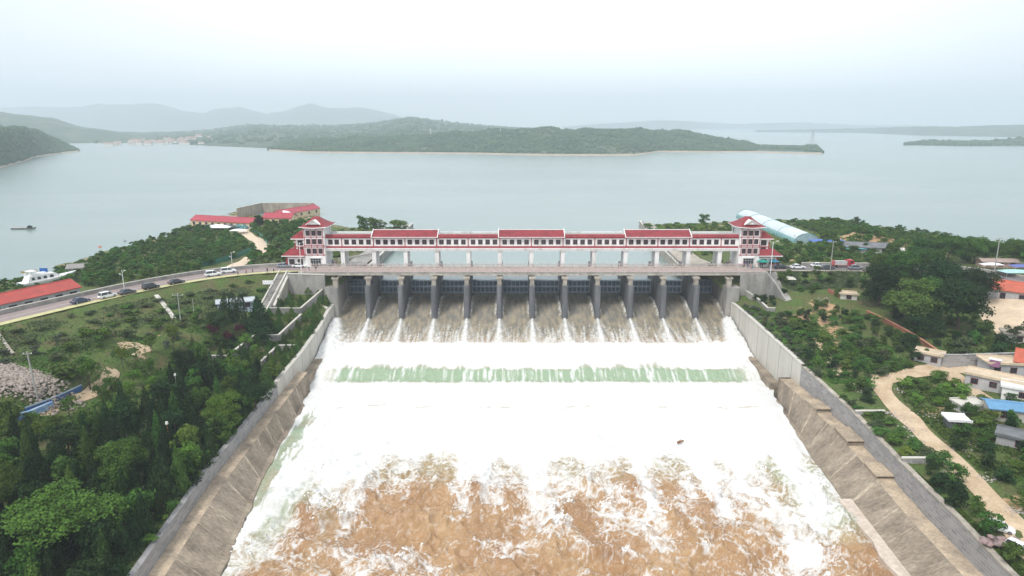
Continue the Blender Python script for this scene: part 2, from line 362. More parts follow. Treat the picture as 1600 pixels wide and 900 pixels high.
SOIL = [(*at(1260, 500, -8), 9, .5), (*at(1290, 520, -9), 9, .5), (*at(1250, 545, -10), 8, .45), (*at(1310, 560, -10), 8, .4), (*at(1290, 490, -8), 7, .5),
        (*at(1360, 378, 1), 14, .6), (*at(1400, 378, 1), 12, .6), (*at(1330, 372, 1), 11, .55), (*at(1310, 385, 0), 8, .5), (*at(1220, 395, -1), 9, .4), (*at(1250, 408, -1), 6, .5),
        (*at(1430, 400, 0), 7, .4), (*at(230, 442, -2), 8, .55), (*at(270, 432, -2), 7, .5), (*at(1560, 480, -6), 14, .8), (*at(1600, 490, -6), 12, .8),
        (*at(1465, 640, -12), 5, .5), (*at(1590, 790, -13), 5, .5), (*at(500, 405, -3), 5, .5), (*at(1150, 440, -7), 5, .6), (*at(240, 545, -10), 6, .25)]
for s_ in (-1, 1):
    X = GX[s_]; Y = YS[:, None]+0*X; soil = np.zeros(X.shape)
    for a_, b_, r_, k_ in SOIL: soil = np.maximum(soil, (k_+.1)*np.exp(-(((X-a_)**2+(Y-b_)**2)/r_**2)))
    soil += np.where((GZ[s_] < RES+.5) & (Y > 215), .42, 0)
    if s_ < 0: X_, Y_, Z_, S_ = X[:, ::-1], Y[:, ::-1], GZ[s_][:, ::-1], soil[:, ::-1]
    else: X_, Y_, Z_, S_ = X, Y, GZ[s_], soil
    tag(link('ground', gridmesh('ground', X_, Y_, Z_, gm, {'soil': S_})), kind='structure')
def drape(name, pts, wd, m, dz=.12, kind='structure', step=1.5, cross=4):
    P = resample(smooth_poly(pts), step); rows = []
    for i, p in enumerate(P):
        a = P[max(i-1, 0)]; b = P[min(i+1, len(P)-1)]; t = (b-a)[:2]; t = t/np.linalg.norm(t); nn = np.array([-t[1], t[0]])
        ww = wd*(1+.12*math.sin(i*.7)) if name in ('dirt_road', 'path') else wd
        rows.append([(p[0]+nn[0]*ww*(k/cross-.5), p[1]+nn[1]*ww*(k/cross-.5)) for k in range(cross+1)])
    rows = [[(x, y, gz(x, y)+dz) for x, y in r] for r in rows]
    o = MB().sheet(rows).build(name, m, fix=False, smooth=True)
    if o.data.polygons[0].normal.z < 0: o.data.flip_normals()
    return tag(o, kind=kind)
# ---------------------------------------------------------------- roads on the dam crest
def strip(name, e0, d0, d1, z, m, up=0.02):
    A = offset(e0, d0); B = offset(e0, d1)
    o = MB().sheet([[(a[0], a[1], z), (b[0], b[1], z)] for a, b in zip(A, B)]).build(name, m, fix=False)
    if o.data.polygons[0].normal.z < 0: o.data.flip_normals()
    return tag(o, kind='structure')
for e0, sg in ((ROADL, 1), (ROADR, 1)):
    strip('road', e0, -.2, 8.6, .0, asph if e0 is ROADL else asphg)
    strip('verge', e0, -.8, 1.6 if e0 is ROADL else .5, .006, ystrip if e0 is ROADL else concb)
    strip('road_marking', e0, 4.4, 4.55, .01, mat('road_line', (.6, .6, .55), .8))
def parapet(name, e0, d, label, z0, z1, i0=0, i1=None):
    P = offset(e0, d)[i0:i1]; Q = offset(e0, d+.45)[i0:i1]; A0 = P[0]
    th = thing(name, label, 'wall', (P[0][0], P[0][1], 0))
    b_ = MB(); c_ = MB()
    for k in range(len(P)-1):
        for mb, lo, hi, ex in ((b_, z0, z1-.14, 0), (c_, z1-.14, z1, .08)):
            p0, p1, q0, q1 = P[k], P[k+1], Q[k], Q[k+1]
            mb.add([(p0[0], p0[1], lo), (p1[0], p1[1], lo), (q1[0], q1[1], lo), (q0[0], q0[1], lo), (p0[0], p0[1], hi), (p1[0], p1[1], hi), (q1[0], q1[1], hi), (q0[0], q0[1], hi)],
                   [(0, 1, 5, 4), (2, 3, 7, 6), (4, 5, 6, 7), (0, 3, 2, 1), (3, 0, 4, 7), (1, 2, 6, 5)])
    b_.build('wall_body', conc, th, True); c_.build('coping', concl, th, True)
parapet('parapet', ROADL, 8.5, 'long grey concrete parapet with pale coping along the lake side of the left crest road', -3.2, 1.15, 0, -6)
parapet('parapet', ROADR, 8.5, 'low grey concrete parapet along the lake side of the right crest road', -2, .9, 6, None)
# ---------------------------------------------------------------- lake and far land
wm = bpy.data.materials.new('lake_water'); wm.use_nodes = True; t = wm.node_tree; b = t.nodes['Principled BSDF']
b.inputs['Base Color'].default_value = (.19, .25, .24, 1); b.inputs['Roughness'].default_value = .22; b.inputs['IOR'].default_value = 1.33
n = t.nodes.new; l = t.links.new; g_ = n('ShaderNodeNewGeometry'); m_ = n('ShaderNodeMapping'); m_.inputs['Scale'].default_value = (.6, 1.3, 1)
z1 = n('ShaderNodeTexNoise'); z1.inputs['Scale'].default_value = .5; z1.inputs['Detail'].default_value = 5; bp = n('ShaderNodeBump'); bp.inputs['Distance'].default_value = .12; bp.inputs['Strength'].default_value = .5
l(g_.outputs['Position'], m_.inputs[0]); l(m_.outputs[0], z1.inputs['Vector']); l(z1.outputs['Fac'], bp.inputs['Height']); l(bp.outputs[0], b.inputs['Normal'])
z2 = n('ShaderNodeTexNoise'); z2.inputs['Scale'].default_value = .006; z2.inputs['Detail'].default_value = 4; l(m_.outputs[0], z2.inputs['Vector'])
rr = n('ShaderNodeValToRGB'); rr.color_ramp.elements[0].position = .35; rr.color_ramp.elements[1].position = .65
rr.color_ramp.elements[0].color = (.17, .235, .225, 1); rr.color_ramp.elements[1].color = (.215, .275, .26, 1); l(z2.outputs['Fac'], rr.inputs[0]); l(rr.outputs[0], b.inputs['Base Color'])
EDGE = [(-9000, 150), (-260, 150)]+[(p[0], p[1]) for p in offset(ROADL, 5) if p[1] > 150]+[(-50, 218), (66, 218)]+[(p[0], p[1]) for p in offset(ROADR, 5) if p[1] > 200]+[(260, 200), (9000, 200)]
far_ = [(x, 9000.0) for x, _ in EDGE]
me = MB(); me.sheet([[(*p, RES) for p in EDGE], [(p[0]*1.0, 420, RES) if abs(p[0]) < 9000 else (p[0], 420, RES) for p in EDGE], [(*p, RES) for p in far_]])
o = me.build('lake', wm, fix=False)
if o.data.polygons[0].normal.z < 0: o.data.flip_normals()
tag(o, kind='structure')
hillm = mat('wooded_hill', (.15, .16, .10), .95, .3, .012, 0, col2=(.048, .085, .048), fine=.35, band=(.48, .72))
mtn = mat('far_mountain', (.075, .095, .06), .95, .3, .0022, 0, col2=(.13, .13, .09), fine=.25)
shoreb = mat('shore_sand', (.36, .30, .23), .95, .12, .05)
FR = {}
def ridge(name, m, front, crest, dd, back=1.0, seed=1, rough=6, nr=26, smear=.0):
    """hill between a waterline (drawn where it meets the lake) and a crest dd metres or so behind it"""
    x0 = max(front[0][0], crest[0][0]); x1 = min(front[-1][0], crest[-1][0]); n = int((x1-x0)/3)+2
    px = np.linspace(x0, x1, n); fy = np.interp(px, *zip(*front)); cyy = np.interp(px, *zip(*crest))
    X = np.zeros((nr, n)); Y = np.zeros((nr, n)); Z = np.zeros((nr, n))
    for k in range(n):
        bx, by = at(px[k], fy[k], RES); r0 = math.hypot(bx, by)
        e = min(1, (k+1)/6, (n-k)/6)
        d1 = r0+dd*e; u = np.array([bx, by])/r0
        dirz = ray(px[k], cyy[k]); hz = max(CH+dirz[2]*d1/math.hypot(dirz[0], dirz[1])-RES, 1.5)
        for i in range(nr):
            s = i/(nr-1)*(1+back); r = r0+(d1-r0)*s
            X[i, k] = u[0]*r; Y[i, k] = u[1]*r
            Z[i, k] = hz*(math.sin(min(s, 1)*math.pi/2)**1.15 if s <= 1 else math.cos((s-1)/back*math.pi/2)**1.2)
    sc = 1/max(dd*.12, 30)
    nn = (fbm(X*sc, Y*sc, 5, seed)-.5)*rough*2
    env = np.clip(Z/8, 0, 1)
    Z = RES-1.5+Z+1.5*np.clip(Z, 0, 1)+nn*env
    FR[name+str(seed)] = (X, Y, Z)
    return tag(link(name, gridmesh(name, X, Y, Z, m)), kind='structure')
# back to front
ridge('mountains', mtn, [(880, 201.5), (1700, 201.5)], [(880, 198), (950, 193), (1030, 188), (1080, 190), (1150, 194), (1250, 191), (1330, 195), (1500, 197), (1700, 198)], 500, seed=11, rough=10)
ridge('mountains', mtn, [(-80, 203), (760, 203)], [(-80, 176), (0, 170), (40, 168), (130, 166), (170, 163), (215, 164), (250, 163), (290, 175), (320, 178), (345, 170), (380, 168), (420, 180), (450, 172), (485, 163), (515, 171), (560, 169), (600, 175), (640, 186), (700, 193), (760, 197)], 1500, seed=12, rough=26, nr=34)
ridge('far_shore', hillm, [(1180, 206.5), (1350, 208), (1440, 212), (1700, 216)], [(1180, 204), (1300, 202), (1400, 199), (1500, 198), (1600, 195), (1700, 193)], 600, seed=13, rough=8)
ridge('far_shore', hillm, [(1415, 227), (1500, 228.5), (1700, 228)], [(1415, 225), (1440, 221), (1500, 222), (1560, 220), (1620, 214), (1700, 210)], 160, seed=14, rough=4)
ridge('hills', hillm, [(-80, 226), (160, 224), (280, 224)], [(-80, 168), (0, 174), (30, 179), (90, 187), (130, 198), (180, 205), (210, 209), (280, 217)], 1100, seed=15, rough=14)
ridge('hills', hillm, [(150, 226), (300, 228), (430, 233), (600, 233), (1100, 233)], [(150, 219), (170, 213), (200, 211), (260, 208), (330, 204), (400, 196), (440, 198), (520, 198), (590, 193), (645, 185), (700, 192), (760, 198), (850, 204), (1000, 214), (1100, 222)], 2300, seed=16, rough=9, nr=34)
ridge('peninsula', hillm, [(420, 235), (480, 238.5), (600, 239.5), (730, 240.5), (850, 243), (990, 243), (1030, 237.5), (1100, 238), (1180, 238), (1240, 240), (1284, 240.5)], [(420, 232), (450, 221), (520, 217), (600, 216), (700, 209), (790, 203), (850, 201), (900, 204), (960, 203), (1030, 204), (1060, 206), (1100, 212), (1150, 221), (1185, 229), (1200, 235.5), (1240, 236), (1262, 228), (1276, 230), (1284, 239)], 330, seed=17, rough=7, nr=40)
ridge('headland', hillm, [(-80, 285), (0, 263), (45, 250), (52, 246), (95, 240), (123, 237)], [(-80, 200), (0, 201), (45, 203), (60, 204), (80, 214), (105, 226), (123, 235)], 190, seed=18, rough=6, nr=34)
# pale shore rim of the peninsula and headland
for key in ('peninsula17', 'headland18'):
    X, Y, Z = FR[key]
    rows = []
    for k in range(X.shape[1]):
        u = np.array([X[0, k], Y[0, k]]); u = u/np.linalg.norm(u); q = -1+15*float(fbm(np.array(k*.21), np.array(2.), 3, 3))**1.3
        rows.append([(X[0, k]-u[0]*q, Y[0, k]-u[1]*q, RES-.3), (X[0, k]+u[0]*3, Y[0, k]+u[1]*3, RES+1.6), (X[0, k]+u[0]*14, Y[0, k]+u[1]*14, RES+2.0)])
    tag(MB().sheet(rows).build('shore', shoreb, smooth=True), kind='structure')
# woods: low canopies scattered on the far land (one mass)
ico = [(0, 0, 1), (.894, 0, .447), (.276, .851, .447), (-.724, .526, .447), (-.724, -.526, .447), (.276, -.851, .447), (.724, .526, -.447), (-.276, .851, -.447), (-.894, 0, -.447), (-.276, -.851, -.447), (.724, -.526, -.447), (0, 0, -1)]
icf = [(0,1,2),(0,2,3),(0,3,4),(0,4,5),(0,5,1),(1,6,2),(2,7,3),(3,8,4),(4,9,5),(5,10,1),(2,6,7),(3,7,8),(4,8,9),(5,9,10),(1,10,6),(11,7,6),(11,8,7),(11,9,8),(11,10,9),(11,6,10)]
ico = np.array(ico); icf = np.array(icf)
rng = np.random.default_rng(5)
def blobs(P, rad, hgt):
    n = len(P); V = ico[None]*(1+rng.uniform(-.25, .25, (n, 12, 1))); V = V*np.stack([rad, rad, hgt], -1)[:, None, :]+P[:, None, :]
    Fc = icf[None]+(np.arange(n)*12)[:, None, None]; return V.reshape(-1, 3), Fc.reshape(-1, 3)
wood = mat('far_foliage', (.036, .07, .040), .95, .4, .03, 0, col2=(.075, .125, .06), band=(.3, .7))
def woods(key, n, r0, r1, label, dens=.45, smax=.75):
    X, Y, Z = FR[key]; a, b = X.shape
    i = rng.uniform(1.2, (a-1)*smax, n); j = rng.uniform(0, b-1.001, n); i0 = i.astype(int); j0 = j.astype(int); fi = i-i0; fj = j-j0
    f = lambda A: (A[i0, j0]*(1-fj)+A[i0, j0+1]*fj)*(1-fi)+(A[i0+1, j0]*(1-fj)+A[i0+1, j0+1]*fj)*fi
    P = np.stack([f(X), f(Y), f(Z)], -1)
    keep = (fbm(P[:, 0]/70, P[:, 1]/70, 3, 31) > dens) | (rng.random(n) < .25); P = P[keep & (P[:, 2] > RES+1.2)]
    rad = rng.uniform(r0, r1, len(P)); V, Fc = blobs(P, rad, rad*rng.uniform(.7, 1.2, len(P)))
    o = link('woodland', npmesh('woodland', V, Fc, wood)); return tag(o, label, 'woodland', kind='stuff')
woods('peninsula17', 15000, 2.2, 4.6, 'dense green woodland covering the long peninsula across the lake', .40, .6)
woods('headland18', 5000, 2.0, 4.2, 'dark woodland covering the headland at the left edge of the lake', .2, .6)
woods('hills16', 6000, 5, 11, 'hazy woodland on the rolling hills behind the peninsula', .5, .6)
woods('far_shore14', 1500, 3, 6, 'hazy trees on the low far shore at the right', .5, .6)
# taller single trees along the peninsula spit
def haze_box():
    mb = MB().box(-9400, 9400, -300, 9400, -40, 420)
    m = bpy.data.materials.new('haze'); m.use_nodes = True; t = m.node_tree; t.nodes.clear()
    o_ = t.nodes.new('ShaderNodeOutputMaterial'); v = t.nodes.new('ShaderNodeVolumePrincipled'); v.inputs['Density'].default_value = .00025
    v.inputs['Color'].default_value = (.80, .90, .985, 1); v.inputs['Anisotropy'].default_value = .2
    t.links.new(v.outputs[0], o_.inputs['Volume'])
    return tag(mb.build('haze', m), 'pale bluish haze filling the air over the lake and dam', 'haze', kind='stuff')
haze_box()
# ---------------------------------------------------------------- rushing water below the gates
COLX = [-54.3+10.083*i for i in range(13)]           # column / pier axes
PIERX = COLX[1:-1]
WX0 = dict(Y=[40, 90, 117, 132, 148, 162, 172, 176, 203, 221], X=[-40.5, -44.3, -47.9, -49.6, -49.8, -51.2, -54.5, -54.8, -54.9, -53.3])
WX1 = dict(Y=[40, 90, 120, 158, 168, 176, 203, 221], X=[57.5, 58.8, 61, 65.0, 67.9, 67.9, 66.9, 65.6])
def zprof(y): return np.interp(y, [30, 90, 130, 150, 160, 166, 170.5, 173.5, 176, 182, 189, 196, 203, 214, 221], [-22.2, -22.1, -21.9, -21.6, -21.4, -21.7, -21.3, -19.9, -19.5, -19.2, -17.9, -16.1, -13.9, -11.2, -10.0])
ys = np.concatenate([np.arange(40, 84, .6), np.arange(84, 221, .24)]); nu = 500; us = np.linspace(0, 1, nu)
e0 = np.interp(ys, WX0['Y'], WX0['X'])+(fbm(ys/4, ys*0, 3, 77)-.5)*2.2*(ys < 172); e1 = np.interp(ys, WX1['Y'], WX1['X'])+(fbm(ys/4, ys*0+5, 3, 78)-.5)*1.6*(ys < 164)
X = e0[:, None]+(e1-e0)[:, None]*us[None]; Y = ys[:, None]+0*X; Z = zprof(Y)
wx = (fbm(X/7, Y/7, 3, 41)-.5)*9; wy = (fbm(X/7+9, Y/7, 3, 43)-.5)*9
edge = np.minimum(us, 1-us)[None]*115
zone = sstep(168, 150, Y)                                     # churning pool
chute = sstep(185, 196, Y)
big = fbm((X+wx)/8, (Y+wy)/7, 4, 51)-.5
rg = ridged((X+wx)/11, (Y+wy)/9, 5, 61)
rg2 = ridged((X+wx*.7)/4.2, (Y+wy*.7)/3.6, 4, 67)
fineh = fbm(X*1.1+wx*.3, Y*1.1+wy*.3, 4, 71)-.5
amp = zone*np.clip(.35+1.0*sstep(150, 118, Y), 0, 1.2)*sstep(0, 4, edge)
Z = Z+amp*(1+.5*sstep(128, 112, Y))*(big*2.2+(rg**3)*1.3+fineh*.45+(rg2**4)*.6)
Z = Z+(1-zone)*(1-chute)*fineh*.55+(1-zone)*(1-chute)*big*.5
# second standing roller
Z = Z+.5*np.exp(-((Y-151)/2.5)**2)*(.5+fbm(X/6, Y*0, 2, 9))
# pier wakes
dp = np.min(np.abs(X[..., None]-np.array(PIERX)[None, None]), -1)
dw = np.minimum(np.abs(X-np.interp(Y, WX0['Y'], WX0['X'])), np.abs(X-np.interp(Y, WX1['Y'], WX1['X'])))
inb = sstep(203, 205, Y)
side = np.exp(-((dp-1.1)/.65)**2)+np.exp(-((dw-.5)/.8)**2)
Z = Z+inb*side*1.2*sstep(218.5, 214, Y)*(.6+.8*fbm(X*1.3, Y*.5, 3, 21))
wkw = .38+(203-Y)*.095; wake = np.exp(-(dp/np.maximum(wkw, .3))**2)*sstep(204.5, 202.5, Y)*sstep(183, 192, Y)
crossd = np.exp(-((dp-(203-Y)*.30)/.8)**2)*sstep(204, 202, Y)*sstep(183, 192, Y)
wakew = np.exp(-((dw-.8)/np.maximum(1.2+(203-Y)*.22, .3))**2)*sstep(203.8, 201.5, Y)*sstep(178, 190, Y)
Z = Z+wake*.55*(.5+fbm(X*2, Y, 2, 23))+wakew*1.6*(.5+fbm(X, Y, 2, 29))
# foam cover
crvx = X+(fbm(X/3.2, Y/3.2, 3, 141)-.5)*5.5; crvy = Y+(fbm(X/3.2+7, Y/3.2, 3, 143)-.5)*5.5
crvx = crvx+(fbm(crvx/1.4, crvy/1.4, 2, 145)-.5)*1.6; crvy = crvy+(fbm(crvx/1.4+3, crvy/1.4, 2, 147)-.5)*1.6
strk = fbm(X*1.9, Y*.16, 4, 81, .65); spk = fbm(X*2.6, Y*2.6, 3, 83, .8)
foam_ch = np.clip((strk*.9+spk*.6-.97+.46*sstep(207, 189, Y))*2.4, 0, .8)
foam_ch = np.maximum(foam_ch*sstep(210, 198, Y), np.maximum(wake*1.25*(spk+.3), crossd*(.1+spk)*.8)); foam_ch = np.maximum(foam_ch, np.clip(wakew*2.2*(spk+.35), 0, 1))
foam_ch = np.maximum(foam_ch, inb*np.clip(side*(spk*2.8-.70), 0, 1.0)*sstep(220, 216, Y))
ysill = 189.5+(fbm(X/2.2, X*0, 4, 91)-.5)*6
mid = sstep(0, 1.2, ysill-Y)
# green face of the end sill drop
gf = sstep(167.6, 169.6, Y)*sstep(np.maximum(176.6+16*(fbm(X/4, X*0+2, 4, 95)-.5), 174.8), 173.6, Y)*sstep(1, 8, edge+4*(fbm(X/2, Y/2, 3, 96)-.5))
gst = .35*fbm(X*.4, Y*.10, 3, 97, .7)+.65*fbm(X*2.0, Y*.25, 2, 99)
centre = sstep(0, 10, edge)
foam_mid = 1-gf*np.clip((.74-gst)*3.4, 0, .9)*(.35+.65*centre)
# churning pool
def worley(x, y, s=0, jit=1.0):
    """nearest and second nearest feature distance"""
    ix = np.floor(x); iy = np.floor(y); f1 = np.full(x.shape, 9.0); f2 = f1.copy()
    for a in (-1, 0, 1):
        for b_ in (-1, 0, 1):
            cx = ix+a; cy_ = iy+b_; d = np.hypot(cx+.5+jit*(_h(cx, cy_, s)-.5)-x, cy_+.5+jit*(_h(cx, cy_, s+91)-.5)-y)
            n = d < f1; f2 = np.where(n, f1, np.minimum(f2, d)); f1 = np.where(n, d, f1)
    return f1, f2
def pool_foam(X, Y):
    w1 = (fbm(X/6, Y/6, 3, 41)-.5)*7; w2 = (fbm(X/6+9, Y/6, 3, 43)-.5)*7
    ax = X+w1+(fbm(X/1.6, Y/1.6, 3, 45)-.5)*2.6; ay = Y+w2+(fbm(X/1.6+5, Y/1.6, 3, 47)-.5)*2.6
    big = fbm((X+w1)/9, (Y+w2)/12, 4, 105, .55)-.5
    col = fbm((X+w1*.3)/4.2, Y/32, 3, 109)-.5
    yy = Y+9*big
    cov = np.interp(yy, [84, 94, 103, 111, 118, 124, 130], [.20, .28, .39, .51, .66, .88, 1.5])
    left = np.exp(-((X+48)/12)**2)*sstep(84, 110, Y)+.5*np.exp(-((X+46)/7)**2)
    rb = np.exp(-((X-(27+(Y-88)*.55+16))/5)**2)*sstep(128, 116, Y)      # pale band slanting off the right bank
    lump = sstep(.56, .70, fbm((X+w1)/5, (Y+w2)/3.6, 3, 117, .5))*sstep(124, 108, Y)
    base = cov+1.3*big*sstep(130, 112, Y)+2.0*col*sstep(92, 104, Y)*sstep(134, 124, Y)+.8*left+.45*rb+.33*lump
    base = np.clip(base, 0, 1.6)
    out = 0*X
    for k, (sc, off, wt) in enumerate(((3.6, .02, 1.0), (1.9, .0, .9), (1.0, .0, .75))):
        f1, f2 = worley(ax/sc, ay/(sc*.85), 200+k*17)
        wd = .055+off+.60*np.clip(base, 0, 1.2)**2.2
        e = np.clip(1.05-(f2-f1)/wd, 0, 1)
        out = np.maximum(out, e*wt*(.45+.55*sstep(.08, .45, base+.35*(fbm(X/3+k*7, Y/3, 2, 300+k)-.5))))
    foam = np.maximum(out, sstep(.86, 1.12, base))
    green = np.clip(left*1.2*sstep(.7, .3, fbm(X/5, Y/8, 2, 122))+.9*np.exp(-((X-55)/7)**2)*sstep(130, 116, Y)*sstep(96, 106, Y)+.35*sstep(112, 124, Y), 0, 1)*(.35+.9*fbm(X/6, Y/9, 3, 121))
    foam = foam+.45*sstep(.95, 1.3, base)
    lst = fbm(X/1.3+w1*.15, Y/8, 4, 151, .65)
    foam = foam*(1-.85*np.exp(-((X+48)/6.5)**2)*sstep(160, 146, Y)*np.clip((lst-.46)*7, 0, 1))
    ln = np.exp(-((Y-151.5-3*(fbm(X/9, X*0, 3, 153)-.5))/.8)**2)*np.clip((fbm(X/1.8, Y/1.2, 3, 155)-.52)*7, 0, .8)
    foam = foam*(1-.75*ln)
    green = np.maximum(green, .9*np.exp(-((X+50)/5)**2)*sstep(84, 100, Y))
    return foam, np.clip(green, 0, 1)
pool = sstep(166, 160, Y)
foam_p, green_p = pool_foam(X, Y)
foam = np.maximum(foam_ch, sstep(191.5, 189.6, Y)); foam = foam*(1-mid)+(foam_mid*(1.3-.35*gf))*mid
foam = foam*(1-pool)+foam_p*pool
green = np.clip(gf*mid+pool*green_p, 0, 1)
tan_ = chute
fl = bpy.data.materials.new('flood_water'); fl.use_nodes = True; t = fl.node_tree; b = t.nodes['Principled BSDF']; n = t.nodes.new; l = t.links.new
def A(nm): a = n('ShaderNodeAttribute'); a.attribute_name = nm; return a.outputs['Fac']
g_ = n('ShaderNodeNewGeometry'); m_ = n('ShaderNodeMapping'); m_.inputs['Scale'].default_value = (1, .5, 1); l(g_.outputs['Position'], m_.inputs[0])
zz = n('ShaderNodeTexNoise'); zz.inputs['Scale'].default_value = 2.2; zz.inputs['Detail'].default_value = 8; zz.inputs['Roughness'].default_value = .72; zz.inputs['Distortion'].default_value = 1.6; l(m_.outputs[0], zz.inputs['Vector'])
s1 = n('ShaderNodeMath'); s1.operation = 'SUBTRACT'; s1.inputs[1].default_value = .5; l(zz.outputs['Fac'], s1.inputs[0])
s2 = n('ShaderNodeMath'); s2.operation = 'MULTIPLY_ADD'; s2.inputs[1].default_value = 1.7; l(s1.outputs[0], s2.inputs[0]); l(A('foam'), s2.inputs[2])
s3 = n('ShaderNodeMapRange'); s3.interpolation_type = 'SMOOTHSTEP'; s3.inputs['From Min'].default_value = -.1; s3.inputs['From Max'].default_value = 1.15; l(s2.outputs[0], s3.inputs['Value'])
zc = n('ShaderNodeTexNoise'); zc.inputs['Scale'].default_value = .12; zc.inputs['Detail'].default_value = 6; l(m_.outputs[0], zc.inputs['Vector'])
rc = n('ShaderNodeValToRGB'); rc.color_ramp.elements[0].position = .36; rc.color_ramp.elements[1].position = .66
rc.color_ramp.elements[0].color = (.31, .175, .082, 1); rc.color_ramp.elements[1].color = (.41, .26, .13, 1); l(zc.outputs['Fac'], rc.inputs[0])
mg = n('ShaderNodeMix'); mg.data_type = 'RGBA'; l(A('green'), mg.inputs['Factor']); l(rc.outputs[0], mg.inputs['A']); mg.inputs['B'].default_value = (.26, .35, .23, 1)
mt_ = n('ShaderNodeMix'); mt_.data_type = 'RGBA'; l(A('chute'), mt_.inputs['Factor']); l(mg.outputs['Result'], mt_.inputs['A'])
rk = n('ShaderNodeValToRGB'); rk.color_ramp.elements[0].position = .35; rk.color_ramp.elements[1].position = .66; rk.color_ramp.elements[0].color = (.17, .16, .135, 1); rk.color_ramp.elements[1].color = (.32, .27, .19, 1)
zk = n('ShaderNodeTexNoise'); zk.inputs['Scale'].default_value = .9; zk.inputs['Detail'].default_value = 5; mk = n('ShaderNodeMapping'); mk.inputs['Scale'].default_value = (1, .15, 1); l(g_.outputs['Position'], mk.inputs[0]); l(mk.outputs[0], zk.inputs['Vector']); l(zk.outputs['Fac'], rk.inputs[0])
l(rk.outputs[0], mt_.inputs['B'])
mf = n('ShaderNodeMix'); mf.data_type = 'RGBA'; l(s3.outputs[0], mf.inputs['Factor']); l(mt_.outputs['Result'], mf.inputs['A']); mf.inputs['B'].default_value = (.68, .685, .675, 1); pw = n('ShaderNodeMath'); pw.operation = 'POWER'; pw.inputs[1].default_value = 1.5; l(s3.outputs[0], pw.inputs[0]); l(pw.outputs[0], mf.inputs['Factor'])
l(mf.outputs['Result'], b.inputs['Base Color'])
rgh = n('ShaderNodeMapRange'); rgh.inputs['To Min'].default_value = .18; rgh.inputs['To Max'].default_value = .9; l(s3.outputs[0], rgh.inputs['Value']); l(rgh.outputs[0], b.inputs['Roughness'])
bp = n('ShaderNodeBump'); bp.inputs['Distance'].default_value = .09; bp.inputs['Strength'].default_value = .8; l(zz.outputs['Fac'], bp.inputs['Height']); l(bp.outputs[0], b.inputs['Normal'])
b.inputs['Specular IOR Level'].default_value = .35
tag(link('river', gridmesh('river', X, Y, Z, fl, {'foam': foam, 'green': green, 'chute': tan_})), kind='structure')
# spray clumps thrown up where the wakes and churn break
cl = (foam > .75) & (pool > .5) & (Y < 140) & (Y > 84) & (rg > .80)
ii, jj = np.nonzero(cl); pick = rng.choice(len(ii), min(3500, len(ii)), replace=False); ii = ii[pick]; jj = jj[pick]
P = np.stack([X[ii, jj], Y[ii, jj], Z[ii, jj]+.05], -1); rad = rng.uniform(.06, .22, len(P)); V, Fc = blobs(P, rad, rad*1.1)
spm = mat('spray_foam', (.9, .91, .91), .9, .03, 2)
tag(link('spray', npmesh('spray', V, Fc, spm)), 'white spray clumps tossed up on the brown churning water', 'spray', kind='stuff')
# driftwood in the foam
th = thing('driftwood', 'small brown piece of driftwood caught in the white foam', 'driftwood', (*at(1063, 693, -21.4), -21.2), .3)
MB().tube((-.7, 0, .1), (.8, .1, .35), .28, .16).tube((.1, 0, .2), (.4, .5, .7), .1, .05).tube((-.2, 0, .25), (-.5, -.3, .8), .12, .05).build('trunk', mat('wet_wood', (.22, .10, .045), .7, .2, 2), th)
# ---------------------------------------------------------------- spillway bed, gate piers, gates
def body(name, label, cat, mb, m, **k):
    return tag(mb.build(name, m, **k), label, cat)
mb = MB()
prof = [(221, -11.2), (214, -12.2), (203, -15.2), (189, -19.4), (176, -20.8), (171, -21.8), (165, -24.5), (160, -26), (222, -26)]
mb.ext(prof, -56.2, 68.4)
body('spillway', 'sloping concrete spillway apron under the streaked water below the gates', 'spillway', mb, stained)
tag(MB().sheet([[(-70, 20, -24.5), (80, 20, -24.5)], [(-70, 165, -24.5), (80, 165, -24.5)]]).build('riverbed', stained, fix=False), kind='structure')
ordn = ['first', 'second', 'third', 'fourth', 'fifth', 'sixth', 'seventh', 'eighth', 'ninth', 'tenth', 'eleventh', 'twelfth', 'thirteenth']
def nose(x0, x1, y0, y1, z0, z1, mb, mi=0, ch=.55):
    prof = [(x0, y1), (x0, y0+ch), (x0+ch*.5, y0+.12), ((x0+x1)/2, y0), (x1-ch*.5, y0+.12), (x1, y0+ch), (x1, y1)]
    n_ = len(prof); vs = [(a, b_, z0) for a, b_ in prof]+[(a, b_, z1) for a, b_ in prof]
    mb.add(vs, [(i, (i+1) % n_, n_+(i+1) % n_, n_+i) for i in range(n_)]+[tuple(range(n_))[::-1], tuple(range(n_, 2*n_))], mi)
pm = []
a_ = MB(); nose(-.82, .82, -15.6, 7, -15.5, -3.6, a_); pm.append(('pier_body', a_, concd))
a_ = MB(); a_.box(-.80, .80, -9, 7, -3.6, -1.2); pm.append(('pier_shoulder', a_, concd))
a_ = MB(); a_.ext([(-13.8, -3.6), (-13.2, -4.6), (-12.2, -3.6), (-12.2, -1.25), (-13.8, -1.25)], -.62, .62); a_.box(-1.0, 1.0, -14.1, -11.9, -1.7, -1.2); pm.append(('pedestal', a_, concb))
a_ = MB(); a_.box(-.78, .78, -6, 6.6, -1.2, -.1); pm.append(('bearing_block', a_, conc))
p0 = None
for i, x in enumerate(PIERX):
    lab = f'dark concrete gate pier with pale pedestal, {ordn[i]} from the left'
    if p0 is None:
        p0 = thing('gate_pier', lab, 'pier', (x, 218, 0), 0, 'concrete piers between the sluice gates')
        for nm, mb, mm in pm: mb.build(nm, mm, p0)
    else: dup(p0, (x, 218, 0), 0, lab)
